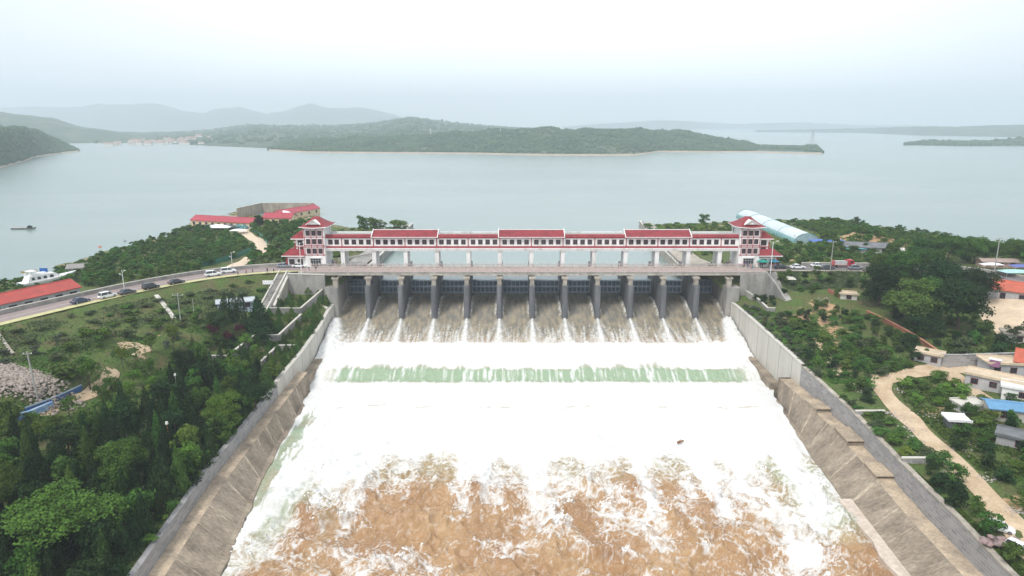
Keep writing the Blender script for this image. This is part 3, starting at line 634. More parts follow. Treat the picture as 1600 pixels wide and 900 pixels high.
for x, sgn, lab in ((COLX[0], -1, 'tall concrete abutment at the left end of the gates'), (COLX[-1], 1, 'tall concrete abutment at the right end of the gates')):
    th = thing('abutment', lab, 'abutment', (x, 218, 0))
    a0, a1 = sorted((sgn*-.9, sgn*3.2))
    m1 = MB(); nose(a0, a1, -15.2, 9, -15.5, -4.2, m1); m1.build('abutment_body', conc, th)
    MB().box(a0+.05, a1-.05, -8.6, 8.9, -4.2, -1.2).build('abutment_shoulder', conc, th)
    MB().box(-.7, .7, -13.9, -12.3, -4.2, -1.2).box(-1, 1, -14.2, -12, -1.7, -1.2).build('pedestal', concb, th)
gp = MB(); seg = []
for k in range(9): a = k/8; seg.append((-.9*math.sin(a*math.pi)*.5-.2*a, -5.25-4.35*a))
gp.ext(seg+[(y+.18, z) for y, z in seg[::-1]], -4.15, 4.15)
gr = MB(); gs = MB()
for z in (-5.3, -7.4, -9.45): gr.box(-4.15, 4.15, -.95, -.55, z-.16, z+.16)
for k in range(7): x = -4.1+8.2*k/6; gs.box(x-.11, x+.11, -.9, -.4, -9.5, -5.25)
for k in range(6):
    x0 = -4.1+8.2*k/6; x1 = x0+8.2/6
    gs.bar((x0+.15, -.8, -9.3), (x0+.45, -.8, -8.8), .12).bar((x1-.15, -.8, -9.3), (x1-.45, -.8, -8.8), .12).bar((x0+.15, -.8, -7.3), (x0+.45, -.8, -7.8), .12).bar((x1-.15, -.8, -7.3), (x1-.45, -.8, -7.8), .12)
ga = MB()
for x in (-3.2, 3.2):
    for z in (-5.6, -8.6): ga.bar((x, -.9, z), (x*1.12, -8.5, -3.9), .35)
gl = MB().box(-4.15, 4.15, -.55, -.1, -9.85, -9.6)
g0 = None
for i in range(12):
    x = (COLX[i]+COLX[i+1])/2; lab = f'blue grey steel sluice gate half raised, {ordn[i]} bay from the left'
    if g0 is None:
        g0 = thing('sluice_gate', lab, 'sluice gate', (x, 219.5, 0), 0, 'row of raised steel sluice gates')
        gp.build('skin_plate', steel, g0); gr.build('girder', steell, g0); gs.build('stiffener', steell, g0); gl.build('bottom_seal', concd, g0)
    else: dup(g0, (x, 219.5, 0), 0, lab)
# road bridge over the piers
th = thing('bridge', 'long flat concrete road bridge with pinkish deck and stone baluster railings', 'bridge', (6, 210, 0))
MB().box(-66, 79, 205.7, 214.2, -.348, 0).build('deck', conc, th, True)
mb = MB(); mb.box(-66, 79, 205.6, 206.3, -.85, -.35)
for y in (208, 210, 212, 213.6): mb.box(-58, 70, y, y+.5, -1.15, -.36)
mb.build('girder', concb, th, True)
tag(MB().box(-66, 79, 207.3, 212.7, .004, .03).build('road_surface', pinkr, th, True))
MB().box(-66, 79, 206.0, 207.2, .004, .13).box(-66, 79, 212.8, 214, .004, .13).build('pavement', concb, th, True)
for y, nm in ((206.05, 'railing'), (213.75, 'railing')):
    mb = MB(); mb.box(-64, 77, y-.1, y+.12, 1.0, 1.14).box(-64, 77, y-.1, y+.12, .13, .3)
    x = -64
    while x < 77.1:
        mb.box(x-.14, x+.14, y-.14, y+.16, .13, 1.36); x += 2.52
    x = -63.6
    while x < 77: mb.box(x-.07, x+.07, y-.05, y+.07, .3, 1.0); x += .42
    mb.build(nm, mat('railing_stone', (.50, .44, .42), .9, .12, 1.5, fine=.1), th, True)
# ---------------------------------------------------------------- gatehouse gallery
GY0, GY1 = 215.2, 221.2
ZF, ZE = 6.0, 9.55
th = thing('gatehouse_gallery', 'long white gatehouse gallery with red bands and red roofs raised on columns across the dam', 'gatehouse', (6, 218, 0))
xa, xb = -59.4, 72.2
MB().box(xa, xb, GY0, GY1, ZF, ZE).build('wall', white, th, True)
mb = MB().box(xa, xb, GY0-.25, GY1+.25, ZF-.42, ZF-.003).box(xa, xb, GY0-.05, GY0+.5, ZF-.95, ZF-.42).box(xa, xb, GY1-.5, GY1+.05, ZF-.95, ZF-.42); mb.build('floor_slab', white, th, True)
MB().box(xa, xb, GY0-.09, GY0-.003, ZF+.05, ZF+.62).build('band', redp, th, True)
MB().box(xa, xb, GY0-.07, GY0-.003, ZE-.42, ZE-.02).build('band', redp, th, True)
for x in COLX: MB().box(x-.13, x+.13, GY0-.10, GY0-.003, ZF+.62, ZE-.42).build('pilaster', redp, th, True)
# window, shared mesh
def winmesh(wd, ht, bars=(1, 0), fm=frame_m):
    m1 = MB(); t_ = .09
    m1.box(-wd/2, wd/2, -.05, 0, -ht/2, ht/2, 1)
    m1.box(-wd/2-t_, -wd/2, -.1, 0, -ht/2-t_, ht/2+t_).box(wd/2, wd/2+t_, -.1, 0, -ht/2-t_, ht/2+t_).box(-wd/2, wd/2, -.1, 0, ht/2, ht/2+t_).box(-wd/2, wd/2, -.1, 0, -ht/2-t_, -ht/2)
    for k in range(bars[0]): x = -wd/2+wd*(k+1)/(bars[0]+1); m1.box(x-.03, x+.03, -.08, -.05, -ht/2, ht/2)
    for k in range(bars[1]): z = -ht/2+ht*(k+1)/(bars[1]+1); m1.box(-wd/2, wd/2, -.085, -.05, z-.03, z+.03)
    o = m1.build('window', [fm, glass]); me = o.data; bpy.data.objects.remove(o); return me
def put(name, me, parent, p, rz=0):
    o = link(name, me, parent); o.location = p; o.rotation_euler = (0, 0, rz); return o
wg = winmesh(1.25, 1.35, (1, 1))
for i in range(12):
    xs = np.linspace(COLX[i]+1.55, COLX[i+1]-1.55, 4)
    for x in xs: put('window', wg, th, (x-6, GY0-218-.003, 7.95))
for x in (-57.9, -55.9, 68.4, 70.4): put('window', wg, th, (x-6, GY0-218-.003, 7.95))
# roofs: three raised gables, four low parapet stretches
hi = [(1, 3), (5, 7), (9, 11)]
for a, b_ in hi:
    x0 = COLX[a]-.3; x1 = COLX[b_]+.3; 
    MB().ext([(GY0-.9, ZE+.12), (218.2, ZE+1.9), (GY1+.9, ZE+.12), (GY1+.9, ZE-.02), (GY0-.9, ZE-.02)], x0, x1).build('roof', rtile, th, True)
    mb = MB()
    for x in (x0-.22, x1): mb.ext([(GY0-1.1, ZE-.1), (218.2, ZE+2.2), (GY1+1.1, ZE-.1), (GY1+1.1, ZE+.35), (218.2, ZE+2.55-.35), (GY0-1.1, ZE+.35)] if 0 else [(GY0-1.1, ZE-.06), (GY0-1.1, ZE+.32), (218.2, ZE+2.25), (GY1+1.1, ZE+.32), (GY1+1.1, ZE-.06)], x, x+.22)
    mb.box(x0, x1, 218.05, 218.35, ZE+1.86, ZE+2.05).box(x0, x1, GY0-1.05, GY0-.9, ZE-.04, ZE+.14); mb.build('roof_trim', white, th, True)
lo = [(xa, COLX[1]-.55), (COLX[3]+.55, COLX[5]-.55), (COLX[7]+.55, COLX[9]-.55), (COLX[11]+.55, xb)]
for x0, x1 in lo:
    MB().ext([(GY0-.55, ZE-.02), (GY0+.25, ZE+.85), (GY0+.45, ZE+.85), (GY0+.45, ZE-.02)], x0, x1).build('eave_roof', rtile, th, True)
    mb = MB().box(x0, x1, GY0+.45, GY1, ZE, ZE+.25); mb.build('flat_roof', mat('dark_roofing', (.10, .10, .10), .9), th, True)
    MB().box(x0, x1, GY1-.3, GY1, ZE+.25, ZE+.95).box(x0, x1, GY0+.46, GY0+.62, ZE+.25, ZE+.93).build('roof_parapet', white, th, True)
    mb = MB(); x = x0+1.5
    while x < x1-.5: mb.box(x-.2, x+.2, GY1-1.6, GY1-1.2, ZE+.25, ZE+.6); x += 3.1
    mb.build('roof_vent', concl, th, True)
for x in COLX:
    mb = MB().box(x-.62, x+.62, GY0+.3, GY0+1.3, -.1, ZF-.95).box(x-.62, x+.62, GY1-1.3, GY1-.3, -.1, ZF-.95)
    mb.ext([(x-.62, ZF-1.5), (x-1.0, ZF-.95), (x+1.0, ZF-.95), (x+.62, ZF-1.5)], GY0+.28, GY0+1.32, axis='y'); mb.box(x-.5, x+.5, GY0+1.3, GY1-1.3, ZF-1.7, ZF-.95)
    mb.build('column', white, th, True)
# ---------------------------------------------------------------- gate towers
winT = winmesh(1.15, 1.45, (1, 1)); winL = winmesh(1.5, 1.5, (2, 0))
def hip(mb, x0, x1, y0, y1, z, h, rl, mi=0, lift=.35):
    """hipped roof with flared, slightly upturned eaves; rl = ridge half length"""
    cx = (x0+x1)/2; cyy_ = (y0+y1)/2; V_ = []; 
    rings = [(0, 0), (.22, .14), (.5, .42), (.78, .74), (1, 1)]
    for s, zz_ in rings:
        ax0 = x0+(cx-rl-x0)*s; ax1 = x1+(cx+rl-x1)*s; ay0 = y0+(cyy_-y0)*s; ay1 = y1+(cyy_-y1)*s; zc = z+h*zz_
        lf = lift*(1-s)**3
        V_.append([(ax0, ay0, zc+lf), ((ax0+ax1)/2, ay0, zc), (ax1, ay0, zc+lf), (ax1, (ay0+ay1)/2, zc), (ax1, ay1, zc+lf), ((ax0+ax1)/2, ay1, zc), (ax0, ay1, zc+lf), (ax0, (ay0+ay1)/2, zc), (ax0, ay0, zc+lf)])
    mb.sheet(V_, mi); b0 = V_[0]; mb.sheet([[(a, b1, c-.28) for a, b1, c in b0], b0], 1)
    mb.add([(x0, y0, z-.28+lift), (x1, y0, z-.28+lift), (x1, y1, z-.28+lift), (x0, y1, z-.28+lift)], [(0, 1, 2, 3)], 1)
def tower(sg, label):
    ox = -59.4 if sg < 0 else 72.2
    th = thing('gate_tower', label, 'tower', (ox, 214, 0)); S = lambda a: sg*a
    def bx(mb, a, b_, *r, mi=0): x0, x1 = sorted((S(a), S(b_))); mb.box(x0, x1, *r, mi)
    mb = MB(); bx(mb, 0, 6.6, 0, 8.6, 0, 12.75); mb.build('wall', white, th)
    mb = MB(); bx(mb, 6.6, 9.9, 1.2, 8.0, 0, 8.9); mb.build('wing_wall', white, th)
    mb = MB(); bx(mb, 6.6, 12.8, .4, 8.2, 0, 3.55); mb.build('annex_wall', white, th)
    r_ = MB(); x0, x1 = sorted((S(-1.1), S(7.7))); hip(r_, x0, x1, -1.2, 9.8, 12.8, 3.0, .9); r_.build('roof', [rtile, white], th, fix=False)
    gx = S(3.3); r_ = MB(); r_.add([(gx-2.1, -.15, 13.75), (gx+2.1, -.15, 13.75), (gx, -.15, 15.1), (gx-2.1, 2.2, 13.75), (gx+2.1, 2.2, 13.75), (gx, 2.9, 15.1)], [(0, 1, 2), (0, 2, 5, 3), (1, 4, 5, 2), (0, 3, 4, 1)]); r_.build('gable', white, th)
    r_ = MB(); 
    for q in (-1, 1): r_.bar((gx+q*2.35, -.3, 13.62), (gx, -.3, 15.2), .4, .14)
    r_.build('gable_trim', white, th)
    def lean(x0_, x1_, y0_, y1_, z_, h_):
        r_ = MB(); X0, X1, X2 = S(x0_), S(x1_), S(x1_-2.4)
        vs = [(X0, y0_, z_), (X1, y0_, z_), (X1, y1_, z_), (X0, y1_, z_), (X0, y0_+1.9, z_+h_), (X2, y0_+1.9, z_+h_), (X2, y1_-1.9, z_+h_), (X0, y1_-1.9, z_+h_)]
        r_.add(vs, [(0, 1, 5, 4), (1, 2, 6, 5), (2, 3, 7, 6), (4, 5, 6, 7), (0, 4, 7, 3)])
        r_.add([(a, b1, c-.3) for a, b1, c in vs[:4]]+vs[:4], [(0, 1, 5, 4), (1, 2, 6, 5), (2, 3, 7, 6), (3, 0, 4, 7), (3, 2, 1, 0)], 1)
        r_.build('wing_roof', [rtile, white], th)
    lean(6.61, 10.9, .2, 9, 9.2, 2.0); lean(6.61, 13.9, -.7, 9.1, 3.85, 1.9)
    # red timber-like frame lines on the front
    mb = MB()
    for a in (0.55, 2.45, 4.25, 6.35): bx(mb, a-.08, a+.08, -.1, -.003, 3.7, 12.4)
    for z in (4.0, 6.55, 7.05, 9.75, 12.3): bx(mb, 0, 6.6, -.14, -.004, z-.09, z+.09)
    for z in (4.2, 6.4, 8.85): bx(mb, 6.6, 9.95, 1.08, 1.197, z-.15, z+.15)
    bx(mb, 9.6, 9.95, 1.09, 1.19, 3.6, 8.8); bx(mb, 12.3, 12.84, .27, .397, 0, 3.4); bx(mb, 6.6, 12.8, .27, .397, 3.1, 3.5)
    bx(mb, 12.8, 12.9, .3, 8.2, 0, 3.5); bx(mb, 9.9, 10, 1.2, 8, 3.6, 8.8)
    mb.build('frame_band', redp, th)
    for a in (1.5, 3.35, 5.2):
        for z in (5.25, 8.3, 11.0): put('window', winT, th, (S(a), -.003, z))
    for z in (5.4, 7.7): put('window', winL, th, (S(8.1), 1.197, z))
    for a in (8.3, 11.0): put('window', winL, th, (S(a), .397, 1.7))
    for z in (11, 8.3): put('window', winT, th, (0, 7.0, z), -R(90) if sg < 0 else R(90))
    mb = MB(); bx(mb, 1.35, 5.15, -.35, -.003, 3.0, 3.3); mb.build('canopy', white, th)
    mb = MB(); bx(mb, 1.6, 4.9, -.06, -.003, 0.02, 2.75, mi=1)
    for a in (1.6, 2.4, 3.2, 4.0, 4.84): bx(mb, a-.05, a+.05, -.12, -.06, 0, 2.75)
    bx(mb, 1.6, 4.9, -.12, -.06, 2.15, 2.25); mb.build('door', [pole_m, glass], th)
tower(-1, 'white three storey gate tower with red hipped roof at the left end of the gallery')
tower(1, 'white three storey gate tower with red hipped roof at the right end of the gallery')
# apron slabs around the towers
tag(MB().box(-75, -58.5, 208.6, 224, -1.4, .012).build('tower_terrace', asph), kind='structure')
tag(MB().box(71.5, 88, 208.6, 224, -1.4, .012).build('tower_terrace', asph), kind='structure')
# ---------------------------------------------------------------- training walls and revetments
def wall_strip(th, nm, pts, tops, bots, thick, sg, m, cap=None):
    """pts: (x,y) of the face towards the water; the body lies on side sg"""
    b_ = MB(); c_ = MB()
    n_ = len(pts)
    def ring(k, lo, hi, e=0): x, y = pts[k]; return [(x-sg*e, y, lo), (x+sg*(thick+e), y, lo), (x+sg*(thick+e), y, hi), (x-sg*e, y, hi)]
    for mb, e, f in ((b_, 0, lambda k: (bots[k], tops[k]-.25)), (c_, .12, lambda k: (tops[k]-.25, tops[k]))):
        for k in range(n_-1):
            A_ = ring(k, *f(k), e); B_ = ring(k+1, *f(k+1), e)
            mb.add(A_+B_, [(0, 4, 5, 1), (1, 5, 6, 2), (2, 6, 7, 3), (3, 7, 4, 0)]+([(0, 1, 2, 3)] if k == 0 else [])+([(4, 7, 6, 5)] if k == n_-2 else []))
    b_.build('wall_body', m, th, True); c_.build('coping', cap or concl, th, True)
def seg(ylo, yhi, fx, fz, base, dx=0, step=4):
    ys_ = np.arange(ylo, yhi+.01, step); ys_[-1] = yhi
    return [(float(fx(y))+dx, float(y)) for y in ys_], [float(fz(y)) for y in ys_], [base]*len(ys_)
jL = lambda y: zl(y); 
for nm, lab, fx, fz, sg, y0, y1, m, ze in (
    ('training_wall', 'pale concrete channel wall beside the left foaming pool, nearest the gates', xl, lambda y: zl(y)+.25, -1, 150, 205.5, concl, 0),
    ('training_wall', 'grey stone channel wall running down the left bank beside the dark trees', xl, zl, -1, 34, 149.9, stonew, stonew),
    ('training_wall', 'pale concrete channel wall beside the right foaming pool, nearest the gates', xr, lambda y: zr(y)+.25, 1, 153, 205.5, concl, 0),
    ('training_wall', 'grey stone channel wall running down the right bank above the stepped revetment', xr, zr, 1, 34, 152.9, stonew, concb)):
    th = thing(nm, lab, 'wall', (float(fx(y0)), y0, float(fz(y0))))
    p, tz, bz = seg(y0, y1, fx, fz, -23.5); wall_strip(th, nm, p, tz, bz, .7, sg, m, ze or None)
    if m is concl:
        j_ = MB()
        for y in np.arange(y0+5, y1, 7.5): x_ = float(fx(y)); j_.box(*sorted((x_-sg*.02, x_+sg*.3)), y-.06, y+.06, -21, float(fz(y))-.25)
        j_.build('joint', mat('joint', (.18, .17, .155), .9), th, True)
        mb = MB()      # thin metal fence posts above the coping
        for y in np.arange(y0+1, y1, 1.6): x_ = float(fx(y))+sg*.35; mb.box(x_-.03, x_+.03, y-.03, y+.03, float(fz(y)), float(fz(y))+.7)
        mb.build('fence_posts' if 0 else 'handrail', pole_m, th, True)
# revetments (battered slabs)
def revet(label, fx, sg, wx_, ztop, y0, y1, zbot=-23.2, steps=None, bench=3.0):
    th = thing('revetment', label, 'revetment', (float(fx((y0+y1)/2)), (y0+y1)/2, -20))
    ys_ = np.arange(y0, y1+.1, 1.5); sl_ = []; bn = []; led = []
    for y in ys_:
        xw = float(fx(y)); xt = xw-sg*bench; zt = float(ztop(y)); xb_ = float(np.interp(y, *wx_))+sg*.5
        nn = (vnoise(np.array(y*.35), np.array(3.0), 5)-.5)*.5
        q = .35 if y > y1-8 else 0
        rows = []
        for s in np.linspace(0, 1, 7): rows.append((xt+(xb_-xt)*s-sg*0, y, zt+(-21.6-zt)*s+.12*math.sin(s*9+y)*0))
        rows.append((xb_-sg*(.9+nn), y, -21.75)); rows.append((xb_-sg*(1.3+nn), y, zbot-1))
        sl_.append(rows); bn.append([(xw, y, zt), (xt, y, zt)])
    MB().sheet(sl_).build('sloping_face', stained, th, True, fix=False); MB().sheet(bn).build('bench', benchm, th, True, fix=False)
    for o in th.children:
        if sum(p.normal.z for p in o.data.polygons) < 0: o.data.flip_normals()
                                  # pale seam ribs across the slab
    y = y0+3
    rr_ = random.Random(3)
    while y < y1-2:
        xw = float(fx(y)); xt = xw-sg*bench; zt = float(ztop(y)); xb_ = float(np.interp(y, *wx_))+sg*.5; wd = rr_.choice((.12, .2, .35, .6))
        dy = -rr_.uniform(.5, 2.0)
        MB().bar((xt, y, zt+.02), (xb_, y+dy, -21.58), wd, .10).build('seam', mat('seam_concrete', (.46, .39, .30), .9, .2, .8, col2=(.26, .21, .16), fine=.2), th, True); y += rr_.uniform(5, 9.5)
    e_ = MB()                              # end face
    xw = float(fx(y1)); xt = xw-sg*bench; zt = float(ztop(y1)); xb_ = float(np.interp(y1, *wx_))+sg*.5
    e_.add([(xw, y1, zt), (xt, y1, zt), (xb_, y1, -21.6), (xb_-sg*1.2, y1, -23), (xw, y1, -23)], [(0, 1, 2, 3, 4)]); e_.build('end_face', stained, th, True)
    if steps:
        for (ys1, ys0, hz) in steps:
            s_ = MB(); h_ = MB()
            xw = float(fx(ys0))
            for mb, za, zb, ex in ((s_, -1.0, hz-.18, 0), (h_, hz-.18, hz, .05)):
                p1, p0_ = [[(float(fx(y))-sg*.02, y, float(ztop(y))), (float(fx(y))-sg*(bench+.15+ex), y, float(ztop(y)))] for y in (ys1, ys0)]
                vs = [(*p0_[0][:2], p0_[0][2]+za), (*p0_[1][:2], p0_[1][2]+za), (*p1[1][:2], p1[1][2]+za), (*p1[0][:2], p1[0][2]+za)]
                vs += [(a, b_, max(p0_[0][2], p1[0][2])+zb) for a, b_, c in vs]
                mb.add(vs, [(0, 1, 5, 4), (1, 2, 6, 5), (2, 3, 7, 6), (3, 0, 4, 7), (4, 5, 6, 7)])
            s_.build('step_block', stained, th, True); h_.build('step_slab', benchm, th, True)
    return th
revet('broad brown stained concrete revetment sloping into the water on the left bank', xl, -1, (WX0['Y'], WX0['X']), lambda y: np.interp(y, [34, 82, 150, 166], [-18.4, -18.2, -17.8, -17.6]), 34, 166, bench=2.4)
RT = lambda y: np.interp(y, [34, 84, 98, 111.5, 112, 124, 124.5, 138, 138.5, 158], [-19.2, -19.0, -18.7, -18.3, -17.9, -17.7, -17.2, -17.0, -16.5, -16.0])
revet('brown stained concrete revetment with stepped platforms along the right bank', xr, 1, (WX1['Y'], WX1['X']), RT, 34, 158, steps=[(144, 138.4, .55), (131, 124.4, .55), (117, 111.9, .5)], bench=3.0)
# stained ledges at the foot of the concrete walls beside the pool
for lab, x0, x1, s in (('damp brown concrete ledge at the foot of the left pool wall', -55.2, -52.6, -1), ('damp brown concrete ledge at the foot of the right pool wall', 66.0, 68.6, 1)):
    mb = MB(); 
    mb.add([(x0, 164, -24), (x1, 164, -24), (x1, 182, -24), (x0, 182, -24), (x0, 164, -19.8), (x1, 164, -19.8), (x1, 182, -18.9), (x0, 182, -18.9)], [(4, 5, 6, 7), (0, 1, 5, 4), (1, 2, 6, 5), (2, 3, 7, 6), (3, 0, 4, 7)])
    body('ledge', lab, 'ledge', mb, stained)
# pale waterline strip on the right revetment toe
mb = MB(); rows = []
for y in np.arange(60, 112, 1.0):
    xb_ = float(np.interp(y, WX1['Y'], WX1['X'])); q = float(vnoise(np.array(y*.5), np.array(1.), 8))
    rows.append([(xb_-.9-q*.8, y, -22.6), (xb_-.8-q*.8, y, -21.35), (xb_+.9, y, -21.3)])
body('toe_slab', 'whitish concrete toe strip at the waterline of the right revetment', 'toe strip', mb.sheet(rows), mat('toe_pale', (.62, .54, .47), .9, .12, .8, col2=(.45, .37, .30), fine=.1))
# lake side approach walls
def simple_wall(name, label, cat, pts, thick, m, cap=None, capm=None, capw=.1):
    """pts = (x,y,zbottom,ztop) along the wall centre line"""
    th = thing(name, label, cat, (pts[0][0], pts[0][1], pts[0][2])); b_ = MB(); c_ = MB()
    for (p, q) in zip(pts[:-1], pts[1:]):
        d = Vector((q[0]-p[0], q[1]-p[1], 0)).normalized(); u = Vector((-d.y, d.x, 0))
        for mb, t_, f in ((b_, thick/2, 0), (c_, thick/2+capw, 1)):
            vs = []
            for w_ in (p, q):
                lo_, hi_ = (w_[2], w_[3]-(.2 if cap else 0)) if not f else (w_[3]-.2, w_[3])
                vs += [(w_[0]-u.x*t_, w_[1]-u.y*t_, lo_), (w_[0]+u.x*t_, w_[1]+u.y*t_, lo_), (w_[0]+u.x*t_, w_[1]+u.y*t_, hi_), (w_[0]-u.x*t_, w_[1]-u.y*t_, hi_)]
            mb.add(vs, [(0, 1, 2, 3), (7, 6, 5, 4), (0, 4, 5, 1), (1, 5, 6, 2), (2, 6, 7, 3), (3, 7, 4, 0)])
    b_.build('wall_body', m, th, True)
    if cap: c_.build('coping', capm or concl, th, True)
    return th
simple_wall('approach_wall', 'grey concrete quay wall along the left side of the intake basin', 'wall', [(-49, 221, -10, -2.4), (-49, 334, -10, -2.6)], .8, conc, True)
th = simple_wall('approach_wall', 'tan concrete quay wall along the right side of the intake basin', 'wall', [(57.4, 221, -10, -2.4), (59.5, 283, -10, -2.5), (65, 345, -10, -2.8)], .8, concb, True)
mb = MB()
for k in range(26):
    y = 222+k*4.4; x = float(xr(y)); mb.box(x-.09, x+.09, y-.09, y+.09, -2.5, -1.4)
for z in (-1.5, -1.95):
    for a, b_ in (((57.4, 222), (59.5, 283)), ((59.5, 283), (64.3, 336))): mb.bar((*a, z), (*b_, z), .09)
mb.build('railing', conc, th, True)
tag(MB().sheet([[(-57, 214.5, -1.2), (-50, 214.5, -1.2)], [(-56.5, 240, -2.2), (-49.6, 240, -2.2)], [(-54, 300, -2.4), (-49.6, 300, -2.4)], [(-52, 330, -2.6), (-49.6, 330, -2.6)]]).build('quay_paving', conc, fix=False), kind='structure')
tag(MB().sheet([[(57.5, 214.5, -1.2), (70, 214.5, -1.2)], [(58.5, 240, -2.2), (67, 240, -2.0)], [(61, 290, -2.4), (68, 290, -1.8)], [(65.5, 335, -2.6), (68, 335, -2.6)]]).build('quay_paving', concb, fix=False), kind='structure')
simple_wall('barrier', 'low pale barrier beam across the left intake quay', 'barrier', [(-61, 236, -3, -1.4), (-49.8, 250, -3, -1.5)], .3, concl)
# wing walls at the abutments
W = simple_wall
W('wing_wall', 'tall grey concrete wing wall below the left end of the bridge', 'wall', [(-69, 205.2, -12, -.05), (-57.6, 205.2, -12, -.4)], .8, conc, True)
W('wing_wall', 'grey concrete wing wall below the right end of the bridge', 'wall', [(70.3, 205.2, -12, -.4), (78.6, 205.2, -12, -.05), (79.8, 200, -11, -2.6), (80.6, 195, -11, -5.6)], .7, conc)
W('side_wall', 'sloping grey concrete side wall right of the left staircase', 'wall', [(-69.2, 207, -10, -.2), (-68.9, 191, -12, -6.4)], .6, concb, True)
def stair(label, x, y0, y1, z0, z1, wd, n_=26, head=0.0):
    th = thing('staircase', label, 'staircase', (x, y1, z1)); mb = MB()
    for k in range(n_):
        a = y0+(y1-y0)*k/n_; b_ = y0+(y1-y0)*(k+1)/n_; z = z0+(z1-z0)*k/n_; mb.box(x-wd/2+head*k, x+wd/2+head*k, min(a, b_), max(a, b_), z-2.5, z)
    mb.build('steps', conc, th, True)
    mb = MB()
    for s in (-1, 1):
        xx = x+s*(wd/2+.2); xe = xx+head*n_
        vs = [(xx-.2, y0, z0-2.6), (xx+.2, y0, z0-2.6), (xx+.2, y0, z0+.55), (xx-.2, y0, z0+.55), (xe-.2, y1, z1-2.6), (xe+.2, y1, z1-2.6), (xe+.2, y1, z1+.55), (xe-.2, y1, z1+.55)]
        mb.add(vs, [(0, 1, 2, 3), (7, 6, 5, 4), (0, 4, 5, 1), (1, 5, 6, 2), (2, 6, 7, 3), (3, 7, 4, 0)])
    mb.build('stringer_wall', concl, th, True)
stair('long concrete staircase with pale side walls going down the grass slope by the left tower', -71.0, 207.5, 184, -.1, -8.3, 2.0)
0 and stair('narrow overgrown concrete stair down the right slope beside the wing wall', 84.5, 207.5, 190, -.1, -6.0, 1.6, 20)
def gx(px, py, dz=0): x, y, z = onground(px, py); return (x, y, z+dz)
def gwall(name, label, cat, pxs, h, thick, m, cap=None, under=1.5, capm=None, lin=None):
    P = []
    for a, b_ in pxs: x, y, z = onground(a, b_); P.append((x, y, z))
    if lin is None: lin = name in ('terrace_wall', 'cross_wall')
    Q = P if lin else resample(P, 3.0); pts = []
    if lin: under = 3
    for p in Q: z = gz(p[0], p[1]); pts.append((p[0], p[1], z-under, z+h))
    return simple_wall(name, label, cat, pts, thick, m, cap, capm)
gwall('terrace_wall', 'upper zigzag concrete terrace wall stepping down beside the left abutment', 'wall', [(418, 489), (470, 489), (505, 459)], 1.7, .4, conc, True)
gwall('terrace_wall', 'lower zigzag concrete terrace wall with pale coping left of the pool wall', 'wall', [(318, 566), (356, 566), (398, 533), (436, 533), (471, 500)], 1.9, .4, conc, True)
gwall('terrace_wall', 'short terrace wall meeting the left pool wall', 'wall', [(408, 572), (435, 547), (466, 547)], 1.5, .4, conc, True)
gwall('terrace_wall', 'short stepped link wall between the terraces and the left pool wall', 'wall', [(491, 470), (512, 484)], .6, .9, concl)
gwall('terrace_wall', 'grey terrace wall with pale coping on the slope beyond the right pool wall', 'wall', [(1164, 458), (1181, 469), (1199, 486), (1211, 487)], 1.2, .4, conc, True)
gwall('drain', 'white concrete drain channel running down the left grass embankment', 'drain', [(244, 461), (272, 497)], .16, 1.1, concl, capm=concl, under=.3)
gwall('drain', 'faded concrete drain running down the grass at the far left edge', 'drain', [(-4, 520), (20, 552)], .1, .7, concb, under=.3)
gwall('garden_kerb', 'thin pale stone kerb among the dark trees near the left channel wall', 'kerb', [(180, 806), (197, 786), (224, 762)], .5, .35, concl)
gwall('cross_wall', 'grey block wall joining the right channel wall beside the rubble garden', 'wall', [(1336, 648), (1382, 648)], 1.1, .4, stonew, True)
gwall('cross_wall', 'dark block wall joining the right channel wall beside the round dark trees', 'wall', [(1408, 722), (1456, 723)], 1.1, .4, stonew, True)
gwall('brick_wall', 'long red brick boundary wall crossing the right scrub slope below the big trees', 'wall', [(1354, 490), (1382, 503), (1414, 520), (1440, 536), (1468, 556)], 1.1, .3, brickw, True, capm=mat('brick_cap', (.42, .20, .13), .9))
gwall('brick_wall', 'short red brick wall beside the small tan roofed hut', 'wall', [(1294, 455), (1313, 465)], .9, .3, brickw)
gwall('stone_boundary', 'long rough grey stone wall bordering the village road', 'wall', [(1468, 572), (1530, 571), (1600, 570), (1660, 570)], 3.0, .5, stonew, True, capm=stonew)
# roads and paths over the ground
drape('dirt_road', [gx(1366, 594), gx(1392, 592), gx(1430, 582), gx(1480, 577), gx(1530, 578), gx(1600, 578)], 4.5, dirt)
drape('dirt_road', [gx(1378, 593), gx(1376, 610), gx(1400, 635), gx(1440, 675), gx(1490, 722), gx(1540, 770), gx(1600, 838), gx(1680, 930)], 4.0, dirt)
drape('dirt_road', [gx(1478, 580), gx(1508, 603), gx(1545, 630), gx(1570, 645)], 4.4, dirt)
drape('dirt_road', [gx(365, 417), gx(395, 402), gx(414, 388), gx(404, 376), gx(384, 366), gx(378, 360), gx(398, 352), gx(420, 351)], 5.0, mat('pale_dirt', (.62, .50, .38), .95, .1, .3, fine=.08))
drape('dirt_road', [gx(1120, 352), gx(1180, 362)], 2.0, dirt)
drape('path', [gx(178, 574), gx(168, 590), gx(158, 605), gx(140, 618), gx(90, 635), gx(60, 645)], 2.2, dirt)
drape('path', [gx(186, 541), gx(208, 538), gx(233, 546), gx(212, 556)], 2.6, dirt)
drape('path', [gx(1206, 424), gx(1218, 446), gx(1232, 470)], 1.6, conc)
drape('path', [gx(1256, 520), gx(1290, 545), gx(1300, 572), gx(1330, 600)], 2.0, dirt)
tag(drape('yard', [gx(1535, 500), gx(1610, 486), gx(1690, 484)], 20, mat('yard_concrete', (.60, .48, .35), .95, .12, .3, fine=.1), cross=10))
